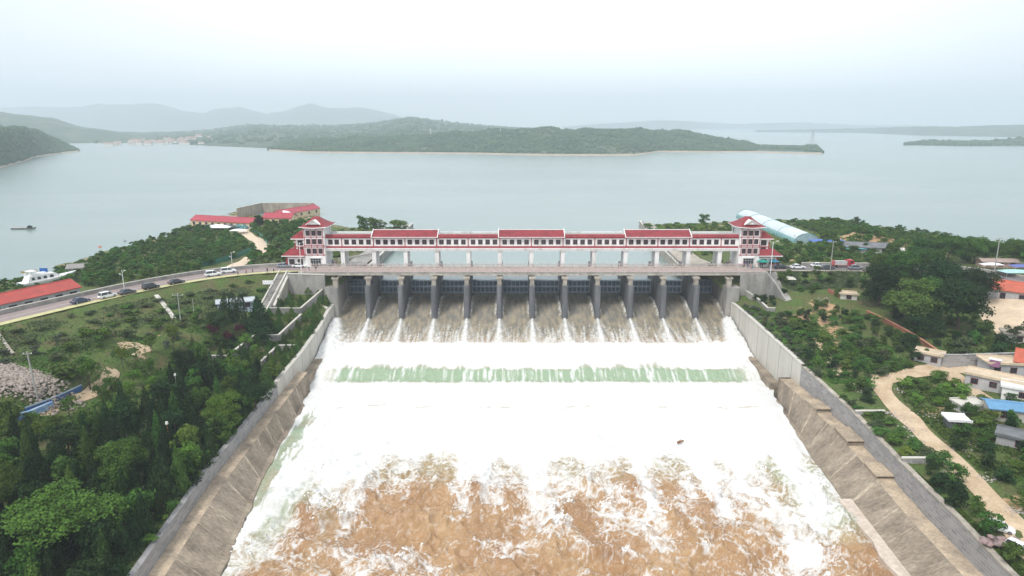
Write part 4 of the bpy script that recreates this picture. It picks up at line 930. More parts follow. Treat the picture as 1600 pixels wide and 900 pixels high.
tag(drape('yard', [gx(1500, 418), gx(1535, 428), gx(1580, 448), gx(1640, 470)], 7, asphg, dz=.2))
# ---------------------------------------------------------------- houses
def house(name, label, px, py, L_, Wd, H, rz, wallm, roofm, rh=1.6, flat=False, over=.4, nwin=4, wsz=(1.2, 1.1), doors=(), winm=None, zoff=0, gable='x', loc=None, chim=0, back=False):
    x, y, z = loc or onground(px, py); th = thing(name, label, name.replace('_', ' '), (x, y, z+zoff), rz)
    MB().box(-L_/2, L_/2, 0, Wd, -2.2, H).build('wall', wallm, th)
    if flat:
        MB().box(-L_/2-over, L_/2+over, -over, Wd+over, H+.003, H+.25).build('roof', roofm, th)
        MB().box(-L_/2-over, L_/2+over, -over, -over+.2, H+.25, H+.5).build('roof_parapet', roofm, th); MB().box(-L_/2-over, L_/2+over, Wd+over-.2, Wd+over, H+.25, H+.5).build('roof_parapet', roofm, th)
    else:
        prof = [(-over, H-.15), (Wd/2, H+rh), (Wd+over, H-.15), (Wd+over, H+.02), (Wd/2, H+rh+.2), (-over, H+.02)]
        MB().ext(prof, -L_/2-over, L_/2+over).build('roof', roofm, th)
        MB().ext([(0, H), (Wd, H), (Wd/2, H+rh)], -L_/2, L_/2).build('gable', wallm, th)
        MB().tube((-L_/2-over, Wd/2, H+rh+.2), (L_/2+over, Wd/2, H+rh+.2), .14, n=6).build('ridge_cap', roofm, th)
    wm_ = winmesh(*wsz, (1, 0), winm or frame_m)
    for k in range(nwin):
        xx = -L_/2+L_*(k+.5)/nwin
        if any(abs(xx-d) < 1.2 for d in doors): continue
        put('window', wm_, th, (xx, -.003, H*.55))
        if back: put('window', wm_, th, (xx, Wd+.003, H*.55), math.pi)
    for d in doors:
        MB().box(d-.5, d+.5, -.08, -.003, 0, 2.05).build('door', mat('door_red', (.30, .03, .03), .5), th)
    return th
rdir = lambda a, b_: math.atan2(b_[1]-a[1], b_[0]-a[0])
# long red roofed building left of the crest road
pA = at(0, 486, -.6); pB = at(143, 462, -.6); offs = offset(ROADL, 12.5); 
a0 = min(offs, key=lambda p: abs(p[1]-128)); b0 = min(offs, key=lambda p: abs(p[1]-180)); rz = rdir(a0, b0)
Lh = math.hypot(b0[0]-a0[0], b0[1]-a0[1])
house('waterside_building', 'long grey building with bright red sheet roof behind the parapet at the far left', 0, 0, Lh, 7.2, 3.0, rz, grayw, rsheet, 1.7, nwin=15, wsz=(1.7, .9), loc=((a0[0]+b0[0])/2, (a0[1]+b0[1])/2, -1.3), winm=black)
# shore yard buildings
pal = gx(350, 357); 
def span(p, q): a = onground(*p); b_ = onground(*q); return a, b_, math.hypot(b_[0]-a[0], b_[1]-a[1]), rdir(a, b_), ((a[0]+b_[0])/2, (a[1]+b_[1])/2, min(a[2], b_[2]))
a, b_, Lh, rz, c_ = span((299, 354), (397, 353)); house('long_house', 'long cream house with crimson roof standing on the left lakeshore', 0, 0, Lh, 8, 3.3, rz, cream, pinksheet, 1.9, nwin=10, wsz=(1.3, 1.4), loc=c_, doors=(4,))
a, b_, Lh, rz, c_ = span((411, 351), (455, 351)); house('long_house', 'short cream house with crimson roof right of the tree by the dirt road', 0, 0, Lh, 8, 3.4, rz, cream, pinksheet, 1.9, nwin=4, wsz=(1.3, 1.4), loc=c_)
c_ = onground(474, 345); house('wing_house', 'cream wing with crimson roof running obliquely towards the lake behind the left tower', 0, 0, 32, 7, 3.3, R(68), cream, pinksheet, 1.9, nwin=5, wsz=(1.2, 1.2), loc=(c_[0]-5, c_[1]+14, c_[2]))
yw = [atY(361, 333, 380), atY(392, 333, 392), atY(478, 333, 392)]
simple_wall('yard_wall', 'tall grey concrete screen wall around the yard at the lake edge', 'wall', [(at(360, 345, -4)[0]*1.03, 372, -7, .2), (at(392, 338, -4)[0]*1.03, 398, -7, .2), (at(478, 338, -4)[0]*1.03, 398, -7, .2)], .5, concb, True)
def canopy_tent(label, px, py, w_, d_, h_, m, dome=False, name='tent'):
    x, y, z = onground(px, py); th = thing(name, label, 'tent' if name == 'tent' else name.replace('_', ' '), (x, y, z)); mb = MB()
    rows = []
    for i in range(7):
        v = i/6; rows.append([((u/8-.5)*w_*(1-.12*abs(v-.5)), (v-.5)*d_, h_+(math.sin(u/8*math.pi)**.7*math.sin(v*math.pi)**.7)*h_*(.9 if dome else .35)) for u in range(9)])
    mb.sheet(rows).build('cover', m, th, smooth=True)
    mb = MB(); 
    for a in (-1, 1):
        for b1 in (-1, 1): mb.tube((a*w_*.45, b1*d_*.45, -.2), (a*w_*.45, b1*d_*.45, h_), .07, n=6)
    mb.build('poles' if 0 else 'frame', pole_m, th)
canopy_tent('white domed tent standing in the lakeside yard behind the crimson roofs', 444, 343, 9, 8, 2.6, wsheet, True)
canopy_tent('white rounded tent in front of the long cream lakeside house', 342, 360, 11, 5, 1.5, wsheet, True)
canopy_tent('white flat awning beside the dirt road bend near the lakeside house', 373, 365, 7, 5, 1.6, wsheet)
canopy_tent('blue tarpaulin shelter below the greenhouse', 1292, 382, 14, 5, 1.6, mat('blue_tarp', (.05, .12, .42), .5, .1, .5))
canopy_tent('small cyan awning beside the grey shed on the right shore', 1339, 394, 9, 4, 1.5, mat('cyan_tarp', (.15, .5, .55), .5, .1, .5))
netm = mat('grey_net', (.16, .19, .19), .9, .25, 1.2, col2=(.08, .10, .10)); tealm = mat('teal_net', (.10, .28, .30), .8, .25, 1.2)
for k, (px, lab, m) in enumerate(((331, 'grey netted heap of fishing gear by the left end of the lakeside house', netm), (350, 'dark netted heap in front of the middle of the lakeside house', netm), (364, 'dark netted heap right of the white rounded tent', netm), (376, 'teal netted heap near the right end of the lakeside house', tealm), (307, 'pale grey heap at the left corner of the lakeside house', conc))):
    x, y, z = onground(px, 357.5); th = thing('net_heap', lab, 'net heap', (x, y, z)); q = np.random.default_rng(k); P = np.stack([q.uniform(-3.5, 3.5, 26), q.uniform(-1.5, 1.5, 26), q.uniform(.2, 1.5, 26)], -1); r_ = q.uniform(.5, 1.1, 26); V, Fc = blobs(P, r_, r_*.7); link('heap', npmesh('heap', V, Fc, m), th)
house('shed', 'long dark grey roofed shed in the scrub on the right shore', 1357, 395, 15, 6, 2.0, R(-12), grayw, mat('slate_roof', (.16, .17, .18), .8, .2, .5), 1.2, nwin=3)
house('hut', 'small hut with weathered roof among the trees behind the yacht', 122, 429, 6, 4.5, 2.2, R(20), grayw, mat('weathered', (.26, .25, .24), .9), .9, nwin=1)
house('hut', 'small white hut with red ridge half hidden in the right orchard', 1404, 402, 4.5, 3, 2.0, R(5), wsheet, mat('whitish_roof', (.7, .66, .62), .7), .8, nwin=1)
house('hut', 'small white house at the near end of the greenhouse', 1258, 380, 6, 4, 2.2, R(0), white, wsheet, .8, nwin=2)
house('hut', 'tan roofed hut beside the brick wall left of the big dark trees', 1326, 468, 4.4, 3, 1.5, R(-15), concl, flatroof, flat=True, nwin=1)
house('hut', 'pale hut at the right edge below the concrete yard', 1592, 536, 6, 4, 2.2, R(-20), concl, concb, flat=True, nwin=1)
house('shed', 'blue and white metal shed beside the three dark cypresses', 369, 484, 9.5, 3.4, 2.3, R(22), mat('shed_blue', (.36, .46, .55), .6), mat('shed_roof', (.42, .46, .50), .6, .1, .5), .5, nwin=3)
house('school_building', 'grey building with orange red roof beside the concrete yard at the right edge', 1573, 480, 30, 8, 3.4, R(-42), grayw, osheet, 1.9, nwin=7, wsz=(1.1, 1.5), loc=(lambda p: (p[0]+4.5, p[1]+1.0, p[2]))(onground(1573, 477)))
house('farmhouse', 'low grey farmhouse with flat tan roof and red gate beside the village road', 1580, 618, 17, 4.5, 2.8, R(-42), grayw, flatroof, flat=True, nwin=5, doors=(-1.2,))
house('farmhouse', 'flat tan roofed back house behind the red gated farmhouse', 1582, 588, 10, 5, 2.8, R(-8), grayw, flatroof, flat=True, nwin=3)
house('farmhouse', 'orange red roofed house at the right edge behind the flat tan roofs', 1618, 590, 8, 7, 3.0, R(-38), grayw, osheet, 1.9, nwin=2)
house('shed', 'pale walled shed with bright blue roof at the right edge', 1592, 660, 10, 5.0, 2.4, R(-18), concl, blue, .5, nwin=2)
house('shed', 'white block shed just above the blue roofed shed', 1596, 628, 7, 4, 2.6, R(-35), white, wsheet, flat=True, nwin=1)
house('shed', 'small shed with bright white roof inside the right garden', 1498, 670, 3.4, 2.8, 1.5, R(-10), concd, wsheet, flat=True, nwin=1)
house('shed', 'white roofless pen shed above the small white roofed shed', 1521, 644, 5, 3, 1.4, R(5), white, concl, flat=True, nwin=1)
house('shed', 'tan roofed shed with dark doorway at the end of the stone village wall', 1448, 568, 5.5, 3.5, 2.4, R(-40), grayw, flatroof, flat=True, nwin=2)
house('shed', 'grey roofed clutter shed at the right edge below the blue roof', 1592, 702, 7, 4, 1.8, R(-40), grayw, mat('slate_roof', (.2, .2, .2)), flat=True, nwin=1)
house('market_shed', 'brick roadside shed with white awnings near the right utility pole', 1563, 418, 11, 4, 1.9, R(-6), mat('pinkish_brick', (.42, .28, .24), .9, .2, 1), mat('brownish_roof', (.36, .28, .25), .9), .5, nwin=3)
canopy_tent('white awning in front of the brick roadside shed', 1548, 421, 7, 3, 1.7, wsheet)
canopy_tent('pale teal tarpaulin shelter by the right road bend', 1585, 432, 9, 5, 1.6, mat('teal_tarp', (.35, .55, .55), .6))
canopy_tent('blue tarpaulin shelter at the right road bend', 1597, 425, 8, 4, 1.9, mat('navy_tarp', (.12, .15, .38), .6))
# solar heater on the farmhouse roof
x, y, z = onground(1556, 600); th = thing('solar_heater', 'solar water heater with white tank on the flat farmhouse roof', 'solar heater', (x+.5, y+2.2, z+3.3), R(-42))
MB().add([(-1, 0, 0), (1, 0, 0), (1, 1.3, 1.2), (-1, 1.3, 1.2), (-1, .1, -.06), (1, .1, -.06), (1, 1.4, 1.14), (-1, 1.4, 1.14)], [(0, 1, 2, 3), (4, 7, 6, 5), (0, 4, 5, 1), (1, 5, 6, 2), (2, 6, 7, 3), (3, 7, 4, 0)]).build('collector', mat('collector', (.16, .06, .12), .3), th)
MB().tube((-1.2, 1.4, 1.3), (1.2, 1.4, 1.3), .28, n=12).build('tank', wsheet, th)
MB().bar((-.9, 1.35, 0), (-.9, 1.35, 1.1), .06).bar((.9, 1.35, 0), (.9, 1.35, 1.1), .06).build('frame', pole_m, th)
# greenhouse tunnel
th = thing('greenhouse', 'long pale blue arched tunnel greenhouse running behind the right tower to the lake', 'greenhouse', (117, 268, -1.9), R(-1.5))
gm_ = mat('pale_blue_film', (.58, .64, .67), .5, .08, .12, col2=(.48, .55, .59), local=True); gm2 = mat('teal_film', (.20, .38, .40), .4, .12, .3, local=True)
rows = []; 
for k in range(40):
    y = k*2.0; rows.append([(4.9*math.cos(a), y, .5+3.8*math.sin(a)+.05*math.sin(k*2.1)) for a in np.linspace(.45, math.pi-.45, 13)])
MB().sheet(rows).build('roof_film', gm_, th, smooth=True)
for s in (0, 1):
    rows = [[((4.9*math.cos(a))*(1 if s == 0 else -1), k*2.0, .5+3.8*math.sin(a)) for a in (-.15, .15, .3, .45)] for k in range(40)]
    MB().sheet(rows).build('side_film', gm2, th, smooth=True)
P = [(4.9*math.cos(a), .02, .5+3.8*math.sin(a)) for a in np.linspace(-.15, math.pi+.15, 17)]
MB().add(P, [tuple(range(17))]).build('end_wall', mat('grey_film', (.30, .42, .47), .4, .15, .5, local=True), th)
mb = MB()
for k in (0, 10, 20, 30, 39):
    Q = [(4.97*math.cos(a), k*2.0, .5+3.87*math.sin(a)) for a in np.linspace(-.1, math.pi+.1, 15)]
    for p, q in zip(Q[:-1], Q[1:]): mb.bar(p, q, .16)
mb.build('hoop', mat('hoop', (.12, .30, .33), .5), th)
# ---------------------------------------------------------------- rubble heap and construction strip on the left
x0_, y0_, z0_ = onground(42, 600); th_ = None
q = np.random.default_rng(9); n_ = 2600; P = np.stack([q.normal(0, 1, n_), q.normal(0, 1, n_)], -1)*.42; P = P[np.hypot(*P.T) < 1]; 
wx_, wy_ = 14, 6.0; hx = 2.6*(1-np.hypot(*P.T)**1.5)
PX = np.stack([x0_-3+P[:, 0]*wx_, y0_+P[:, 1]*wy_, [gz(x0_-3+a*wx_, y0_+b1*wy_) for a, b1 in P]+hx*.55], -1); rad = q.uniform(.12, .42, len(PX)); V, Fc = blobs(PX, rad, rad*.7)
tag(link('rubble', npmesh('rubble', V, Fc, mat('rubble_stone', (.44, .38, .33), .95, .3, 1.4, col2=(.19, .16, .14), band=(.3, .7)))), 'heap of pale pinkish rubble stones on the left garden', 'rubble', kind='stuff')
bluem = mat('blue_tarp2', (.04, .13, .36), .6, .3, .8, col2=(.03, .06, .12))
gwall('site_fence', 'low blue and dark site fence along the front of the rubble heap', 'fence', [(40, 640), (80, 628), (128, 607)], 1.0, .25, bluem, True, capm=mat('fence_cap', (.2, .26, .32), .6))
gwall('site_fence', 'bright blue tarpaulin covered barrier below the rubble heap', 'fence', [(5, 657), (45, 649), (82, 632)], .9, .7, mat('bright_blue', (.05, .22, .55), .5, .3, .8, col2=(.4, .5, .6)))
gwall('fence', 'green mesh fence along the outer bend of the lakeside dirt road', 'fence', [(395, 361), (404, 367), (416, 379), (419, 386)], 1.8, .06, mat('green_mesh', (.03, .16, .12), .6), under=.2)
gwall('fence', 'green mesh fence between the left orchard and the lakeside dirt road', 'fence', [(300, 419), (330, 414), (362, 405), (392, 394), (398, 389)], 1.8, .06, mat('green_mesh', (.03, .16, .12), .6), under=.2)
q = np.random.default_rng(19)
for nm, lst, lab in (('rubble', [(1282, 477), (1288, 470), (1345, 600), (1352, 612), (1410, 655), (1420, 670), (1300, 560)], 'loose grey rubble and litter strewn over the right scrub slope'), ('rubble', [(1392, 645), (1428, 685), (1500, 700), (1545, 748), (1590, 800), (1452, 650), (1480, 740), (1412, 612)], 'rough stones edging the right dirt road')):
    PP = []
    for a, b_ in lst:
        x, y, z = onground(a, b_)
        for k in range(34): u_, v_ = q.normal(0, 1.0, 2); PP.append((x+u_, y+v_, gz(x+u_, y+v_)+.1))
    PP = np.array(PP); rad = q.uniform(.08, .24, len(PP)); V, Fc = blobs(PP, rad, rad*.7)
    tag(link(nm, npmesh(nm, V, Fc, mat('rubble_grey', (.48, .44, .40), .95, .3, 1.4, col2=(.26, .23, .22)))), lab, 'rubble', kind='stuff')
# ---------------------------------------------------------------- foliage
def leafm(nm, c, c2, rnd=.3):
    m = mat(nm, c, .75, .3, .55, 0, col2=c2, fine=.3, rnd=rnd, band=(.3, .68), spec=.06); return m
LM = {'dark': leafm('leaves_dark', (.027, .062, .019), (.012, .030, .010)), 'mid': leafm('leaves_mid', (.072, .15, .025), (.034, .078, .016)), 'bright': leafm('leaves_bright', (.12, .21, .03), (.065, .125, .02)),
      'fruit': leafm('leaves_orchard', (.066, .145, .028), (.03, .075, .017)), 'red': leafm('leaves_purple', (.09, .02, .025), (.045, .012, .015)), 'scrub': leafm('leaves_scrub', (.085, .115, .05), (.045, .065, .03)), 'grey': leafm('leaves_greygreen', (.10, .125, .085), (.055, .07, .05))}
def leaves(P, Nn, size, q, asp=1.0):
    """one small leaf spray per point, roughly facing Nn"""
    n = len(P); a = q.normal(0, 1, (n, 3)); nn = Nn+a*.75; nn /= np.linalg.norm(nn, axis=1)[:, None]
    u = np.cross(nn, q.normal(0, 1, (n, 3))); u /= np.linalg.norm(u, axis=1)[:, None]; v = np.cross(nn, u)
    s = (size*q.uniform(.6, 1.35, n))[:, None]; u = u*s; v = v*s*asp
    V = np.stack([P-u-v*.3, P-v*.8+u*.2, P+u+v*.2, P+v*.9-u*.1], 1).reshape(-1, 3)
    return V, np.arange(4*n).reshape(n, 4)
def crown_broad(seed, n=1500, lobes=13, leaf=.075, flat=1.0, gap=.25, base=.18):
    """crown of a tree of unit height, unit width, standing on z=0"""
    q = np.random.default_rng(seed); L_ = []
    for k in range(lobes):
        t = q.uniform(0, 2*math.pi); r = math.sqrt(q.uniform(0, 1))*.33; z = base+.14+(.98-base-.28)*q.uniform(0, 1)**.8
        r *= 1.15-abs(z-.5)*.9; L_.append((r*math.cos(t), r*math.sin(t), z, q.uniform(.12, .22)))
    L_.append((0, 0, .55, .26)); L_ = np.array(L_); wts = L_[:, 3]**2; c = q.choice(len(L_), n, p=wts/wts.sum())
    d = q.normal(0, 1, (n, 3)); d /= np.linalg.norm(d, axis=1)[:, None]; d[:, 2] = np.where(d[:, 2] < -.35, -d[:, 2]*.7, d[:, 2])
    rr = L_[c, 3]*(q.uniform(.45, 1, n)**.5)*(1+.25*q.normal(0, 1, n)*.5); P = L_[c, :3]+d*rr[:, None]*np.array([1, 1, .82*flat])
    return leaves(P, d+np.array([0, 0, .35]), leaf, q)
def crown_cone(seed, n=1300, leaf=.055, wid=.5, power=.85, base=.04, tiers=0):
    q = np.random.default_rng(seed); z = base+(1-base)*(1-np.sqrt(q.uniform(0, 1, n))); t = q.uniform(0, 2*math.pi, n)
    r = wid*(1-z)**power*(1+.18*np.sin(t*5+z*17+seed)+.12*np.sin(t*9-z*31))
    if tiers: r = r*(.62+.5*((z*tiers+.15*np.sin(t*3)) % 1))
    r = r*q.uniform(.55, 1.05, n)**.6; P = np.stack([r*np.cos(t), r*np.sin(t), z], -1)
    d = np.stack([np.cos(t), np.sin(t), .5+0*t], -1); return leaves(P, d, leaf, q, 1.3)
def crown_col(seed, n=1200, leaf=.05):
    q = np.random.default_rng(seed); z = .03+.97*q.uniform(0, 1, n); t = q.uniform(0, 2*math.pi, n)
    r = .5*np.clip(np.sin(np.clip(z, .02, 1)**.75*math.pi)**.5, 0.05, 1)*(1+.15*np.sin(t*4+z*11+seed)); r = r*q.uniform(.6, 1.05, n)**.6
    P = np.stack([r*np.cos(t), r*np.sin(t), z], -1); d = np.stack([np.cos(t), np.sin(t), .4+0*t], -1); return leaves(P, d, leaf, q, 1.6)
def crown_spiky(seed, n=1100, leaf=.05):
    """juniper with several upright leaders"""
    q = np.random.default_rng(seed); Ps = []; ds = []
    k_ = 7
    for k in range(k_):
        t0 = q.uniform(0, 6.28); r0 = .26*math.sqrt(q.uniform(0, 1)); h = q.uniform(.6, 1.0) if k else 1.0; m_ = n//k_
        if k == 0: r0 = 0
        z = h*(1-np.sqrt(q.uniform(0, 1, m_)))*.98+.02; t = q.uniform(0, 6.28, m_); r = .26*(1-z/h)**.8*q.uniform(.5, 1.05, m_)
        Ps.append(np.stack([r0*math.cos(t0)+r*np.cos(t), r0*math.sin(t0)+r*np.sin(t), z], -1)); ds.append(np.stack([np.cos(t), np.sin(t), .6+0*t], -1))
    return leaves(np.concatenate(Ps), np.concatenate(ds), leaf, q, 1.8)
def trunk_mesh(h=.35, r=.03, seed=0, top=.7):
    q = random.Random(seed); mb = MB(); pts = [(0, 0, -.05), (q.uniform(-.01, .01), q.uniform(-.01, .01), h*.6), (q.uniform(-.03, .03), q.uniform(-.03, .03), h)]
    mb.tube(pts[0], pts[1], r, r*.8, 6); mb.tube(pts[1], pts[2], r*.8, r*.7, 6); mb.tube(pts[2], (pts[2][0]*1.5, pts[2][1]*1.5, top), r*.7, r*.25, 6)
    for k in range(5):
        t = q.uniform(0, 6.28); rr_ = q.uniform(.14, .26); mb.tube(pts[2], (rr_*math.cos(t), rr_*math.sin(t), q.uniform(h+.1, top)), r*.5, r*.15, 5)
    o = mb.build('trunk', bark); me = o.data; bpy.data.objects.remove(o); return me
TR = [trunk_mesh(seed=k) for k in range(4)]; TRS = [trunk_mesh(.12, .022, k, .6) for k in range(3)]
CR = {}
def crowns(kind, lm, fn, ns=4, **k):
    key = (kind, lm)
    if key not in CR:
        CR[key] = []
        for s in range(ns):
            V, Fq = fn(seed=s*7+len(CR)*31+1, **k); CR[key].append(npmesh('crown', V, Fq, LM[lm]))
    return CR[key]
KIND = {'broad': lambda lm: crowns('broad', lm, crown_broad, n=1700, leaf=.034), 'big': lambda lm: crowns('big', lm, crown_broad, 5, n=9000, lobes=26, leaf=.017, base=.12),
        'airy': lambda lm: crowns('airy', lm, crown_broad, n=950, lobes=10, leaf=.034, base=.3), 'cone': lambda lm: crowns('cone', lm, crown_cone, n=1500, leaf=.028), 'cedar': lambda lm: crowns('cedar', lm, crown_cone, 2, n=4200, leaf=.02, tiers=9, wid=.42, power=.8),
        'column': lambda lm: crowns('column', lm, crown_col, n=1300, leaf=.028), 'spiky': lambda lm: crowns('spiky', lm, crown_spiky, n=1300, leaf=.026), 'bush': lambda lm: crowns('bush', lm, crown_broad, 5, n=620, lobes=9, leaf=.055, base=-.1, flat=1.1),
        'bushf': lambda lm: crowns('bushf', lm, crown_broad, 5, n=1400, lobes=14, leaf=.036, base=-.08, flat=1.1),
        'vase': lambda lm: crowns('vase', lm, crown_broad, 3, n=11000, lobes=26, leaf=.0125, base=.25, flat=.7)}
rt = random.Random(11)
def tree(name, label, loc, h, wd, kind, lm, group=None, parts=True, cat='tree'):
    x, y, z = loc; me = rt.choice(KIND[kind](lm)); sc = (wd*rt.uniform(.9, 1.1), wd*rt.uniform(.9, 1.1), h); rz = rt.uniform(0, 6.28)
    if not parts:
        o = link(name, me); o.location = (x, y, z-.05); o.scale = sc; o.rotation_euler = (0, 0, rz); return tag(o, label, cat, group)
    th = thing(name, label, cat, (x, y, z-.05), rz, group)
    c = link('crown', me, th); c.scale = sc
    ts = link('trunk', rt.choice(TR if kind in ('big', 'broad', 'airy', 'vase') else TRS), th); ts.scale = (wd*.8+h*.2, wd*.8+h*.2, h); return th
def inpoly(p, poly):
    x, y = p; c = False; j = len(poly)-1
    for i in range(len(poly)):
        if (poly[i][1] > y) != (poly[j][1] > y) and x < (poly[j][0]-poly[i][0])*(y-poly[i][1])/(poly[j][1]-poly[i][1]+1e-9)+poly[i][0]: c = not c
        j = i
    return c
TAKEN = []
def scatter(pxpoly, spacing, n_max=400, seed=1, dens=None, world=False, avoid=()):
    poly = pxpoly if world else [onground(*p)[:2] for p in pxpoly]
    q = random.Random(seed); xs_ = [p[0] for p in poly]; ys_ = [p[1] for p in poly]; got = []; grid = {}; tries = 0
    while tries < n_max*60 and len(got) < n_max:
        tries += 1; p = (q.uniform(min(xs_), max(xs_)), q.uniform(min(ys_), max(ys_)))
        if not inpoly(p, poly): continue
        if p[0] < 0 and p[1] < 206 and p[0] > xl(p[1])-1.2: continue
        if p[0] > 0 and p[1] < 206 and p[0] < xr(p[1])+1.2: continue
        if any(inpoly(p, a) for a in avoid): continue
        if dens is not None and fbm(p[0]/12, p[1]/12, 3, 55) < dens: continue
        k = (int(p[0]/spacing), int(p[1]/spacing))
        if any((p[0]-g[0])**2+(p[1]-g[1])**2 < spacing**2 for a in (-1, 0, 1) for b_ in (-1, 0, 1) for g in grid.get((k[0]+a, k[1]+b_), [])): continue
        grid.setdefault(k, []).append(p); got.append((p[0], p[1], gz(*p)))
    return got
def zoneJ(p):
    if xl(p[1])-p[0] < 9: return 'dark spiky juniper standing close behind the left channel wall'
    if p[1] > 128: return 'dark spiky juniper in the upper part of the shady left garden'
    if p[0] < -78: return 'dark spiky juniper at the left edge of the shady lower garden'
    return 'dark spiky juniper packed in the middle of the shady lower garden'
def zoneO(p):
    d = min(math.hypot(p[0]-a, p[1]-b_) for a, b_ in ROADL)
    if d < 26: return 'dense dark green fruit tree in the orchard rows nearest the left crest road'
    if p[1] > 285: return 'dense dark green fruit tree in the orchard end nearest the cream lakeside house'
    if p[0] < -115: return 'dense dark green fruit tree along the lake edge of the left orchard'
    return 'dense dark green fruit tree in the middle of the left lakeside orchard'
def zoneR(p):
    if p[1] < 232: return 'green fruit tree just behind the parapet of the right crest road'
    if p[0] < 136: return 'green fruit tree on the right shore beside the arched greenhouse'
    if p[0] > 185: return 'green fruit tree on the far right shore behind the leafy roadside trees'
    if p[1] > 290: return 'green fruit tree at the lake edge of the right hill'
    return 'green fruit tree on the hill with bare tan soil on the right shore'
def U_(a, b_): return rt.uniform(a, b_)
def big(label, px, py, h, wd, kind, lm, name='tree', **k): return tree(name, label, onground(px, py), h, wd, kind, lm, **k)
# --- left garden: single trees first (pixel of the foot)
big('broad spreading mimosa like tree with feathery light green crown at the lower left', 110, 862, 10.5, 15, 'vase', 'mid', 'shade_tree')
big('round pale green tree at the left edge above the dark firs', 5, 800, 8, 9, 'vase', 'mid', 'shade_tree')
for px, py, h, wd, kd, lm, lab in (
 (192, 755, 8.5, 9, 'big', 'mid', 'rounded mid green tree standing in the dark junipers left of centre of the garden'),
 (350, 668, 8, 8, 'big', 'bright', 'bright leafy chestnut like tree near the left channel wall'),
 (303, 618, 6.5, 6, 'broad', 'mid', 'soft mid green tree right of the dark round tree in the garden'),
 (313, 650, 6.5, 6, 'broad', 'mid', 'mid green tree just below the soft round tree in the garden'),
 (297, 738, 6, 5.5, 'broad', 'bright', 'small bright green tree beside the tall cypress near the channel wall'),
 (255, 782, 9, 5.5, 'cone', 'dark', 'tall pointed dark green cypress near the left channel wall'),
 (222, 800, 5.5, 3.4, 'cone', 'dark', 'smaller pointed cypress left of the tall one by the channel wall'),
 (80, 896, 8.5, 5.5, 'cone', 'dark', 'large dark cypress at the bottom of the garden'),
 (290, 590, 7, 6.5, 'big', 'dark', 'dark round evergreen tree in the middle of the left garden'),
 (406, 520, 10.5, 8.5, 'cedar', 'dark', 'large tiered dark cedar below the floodlight pole'),
 (353, 506, 7.6, 2.5, 'column', 'dark', 'left one of the three tight dark cypresses by the blue shed'),
 (366, 504, 8.6, 2.6, 'column', 'dark', 'middle one of the three tight dark cypresses by the blue shed'),
 (379, 504, 8.0, 2.5, 'column', 'dark', 'right one of the three tight dark cypresses by the blue shed'),
 (340, 515, 5.5, 7, 'big', 'dark', 'wide dark leafy tree left of the cypresses by the shed'),
 (412, 540, 5, 6, 'broad', 'dark', 'low dark tree at the foot of the large cedar'),
 (385, 545, 4.5, 5, 'broad', 'bright', 'bright green bushy tree right of the purple leaved trees'),
 (345, 542, 4.5, 4.6, 'broad', 'mid', 'fresh green small tree left of the purple leaved trees'),
 (334, 530, 5.0, 3.2, 'airy', 'red', 'purple leaved tree between the fresh green trees'),
 (356, 540, 4.6, 3.4, 'airy', 'red', 'purple leaved tree in front of the cypresses'),
 (376, 526, 4.4, 3.2, 'airy', 'red', 'purple leaved tree at the left foot of the cedar'),
 (272, 548, 7.5, 3.8, 'airy', 'bright', 'slender yellow green tree in the middle of the left slope'),
 (141, 608, 7.5, 5, 'airy', 'bright', 'thin bright green tree with bare trunk right of the rubble heap'),
 (100, 592, 3.6, 7, 'bush', 'mid', 'rounded green shrub right behind the rubble heap'),
 (155, 535, 3.8, 5, 'airy', 'bright', 'light green small tree on the grass slope above the rubble heap'),
 (342, 590, 5, 4, 'airy', 'mid', 'thin young tree above the lower terrace wall'),
 (375, 605, 6, 6.5, 'big', 'mid', 'green tree at the foot of the lower terrace wall'),
 (400, 640, 7, 7, 'big', 'dark', 'dark full tree beside the pale coping of the left channel wall')):
    big(lab, px, py, h, wd, kd, lm, {'cone': 'cypress', 'column': 'cypress', 'cedar': 'cedar', 'bush': 'shrub'}.get(kd, 'tree'))
G1 = [(445, 605), (432, 618), (408, 655), (360, 705), (322, 755), (262, 838), (222, 905), (205, 1010), (-160, 1010), (-140, 690), (60, 700), (200, 655), (250, 628), (300, 575), (380, 572)]
for i, p in enumerate(scatter(G1, 2.75, 290, 3)):
    r_ = rt.random()
    tree('juniper', zoneJ(p), p, U_(3.4, 7.0), U_(2.4, 3.8), rt.choice(['spiky', 'spiky', 'cone']), 'dark', 'dark junipers of the lower left garden', cat='tree')
for i, p in enumerate(scatter(G1, 7.5, 60, 8)):
    tree('broadleaf_tree', 'mid green broadleaf tree rising among the dark junipers', p, U_(5, 7.5), U_(4.5, 7), 'broad', rt.choice(['mid', 'dark', 'mid']), 'broadleaf trees among the junipers')
for p in scatter(G1, 8.0, 40, 61): tree('cypress', 'tall pointed green cypress standing among the dark junipers', p, U_(6.5, 9), U_(2.8, 4), 'cone', rt.choice(['fruit', 'dark', 'fruit']), 'pointed cypresses among the junipers')
G2 = [(-160, 640), (10, 660), (60, 690), (200, 655), (250, 625), (300, 560), (250, 545), (200, 560), (175, 610), (130, 640), (60, 655), (-100, 625)]
for p in scatter(G2, 4.0, 110, 4): tree('sapling', 'loose light green sapling in the grassy belt below the rubble heap', p, U_(3.2, 5.5), U_(2.8, 4.2), 'airy', rt.choice(['bright', 'mid']), 'light green saplings of the grassy belt')
for p in scatter([(-160, 690), (-160, 640), (10, 650), (60, 700), (-20, 770)], 5.5, 30, 14): tree('broadleaf_tree', 'round mid green tree at the left edge below the site fence', p, U_(5, 7), U_(5, 7), 'broad', 'mid', 'round trees at the left edge')
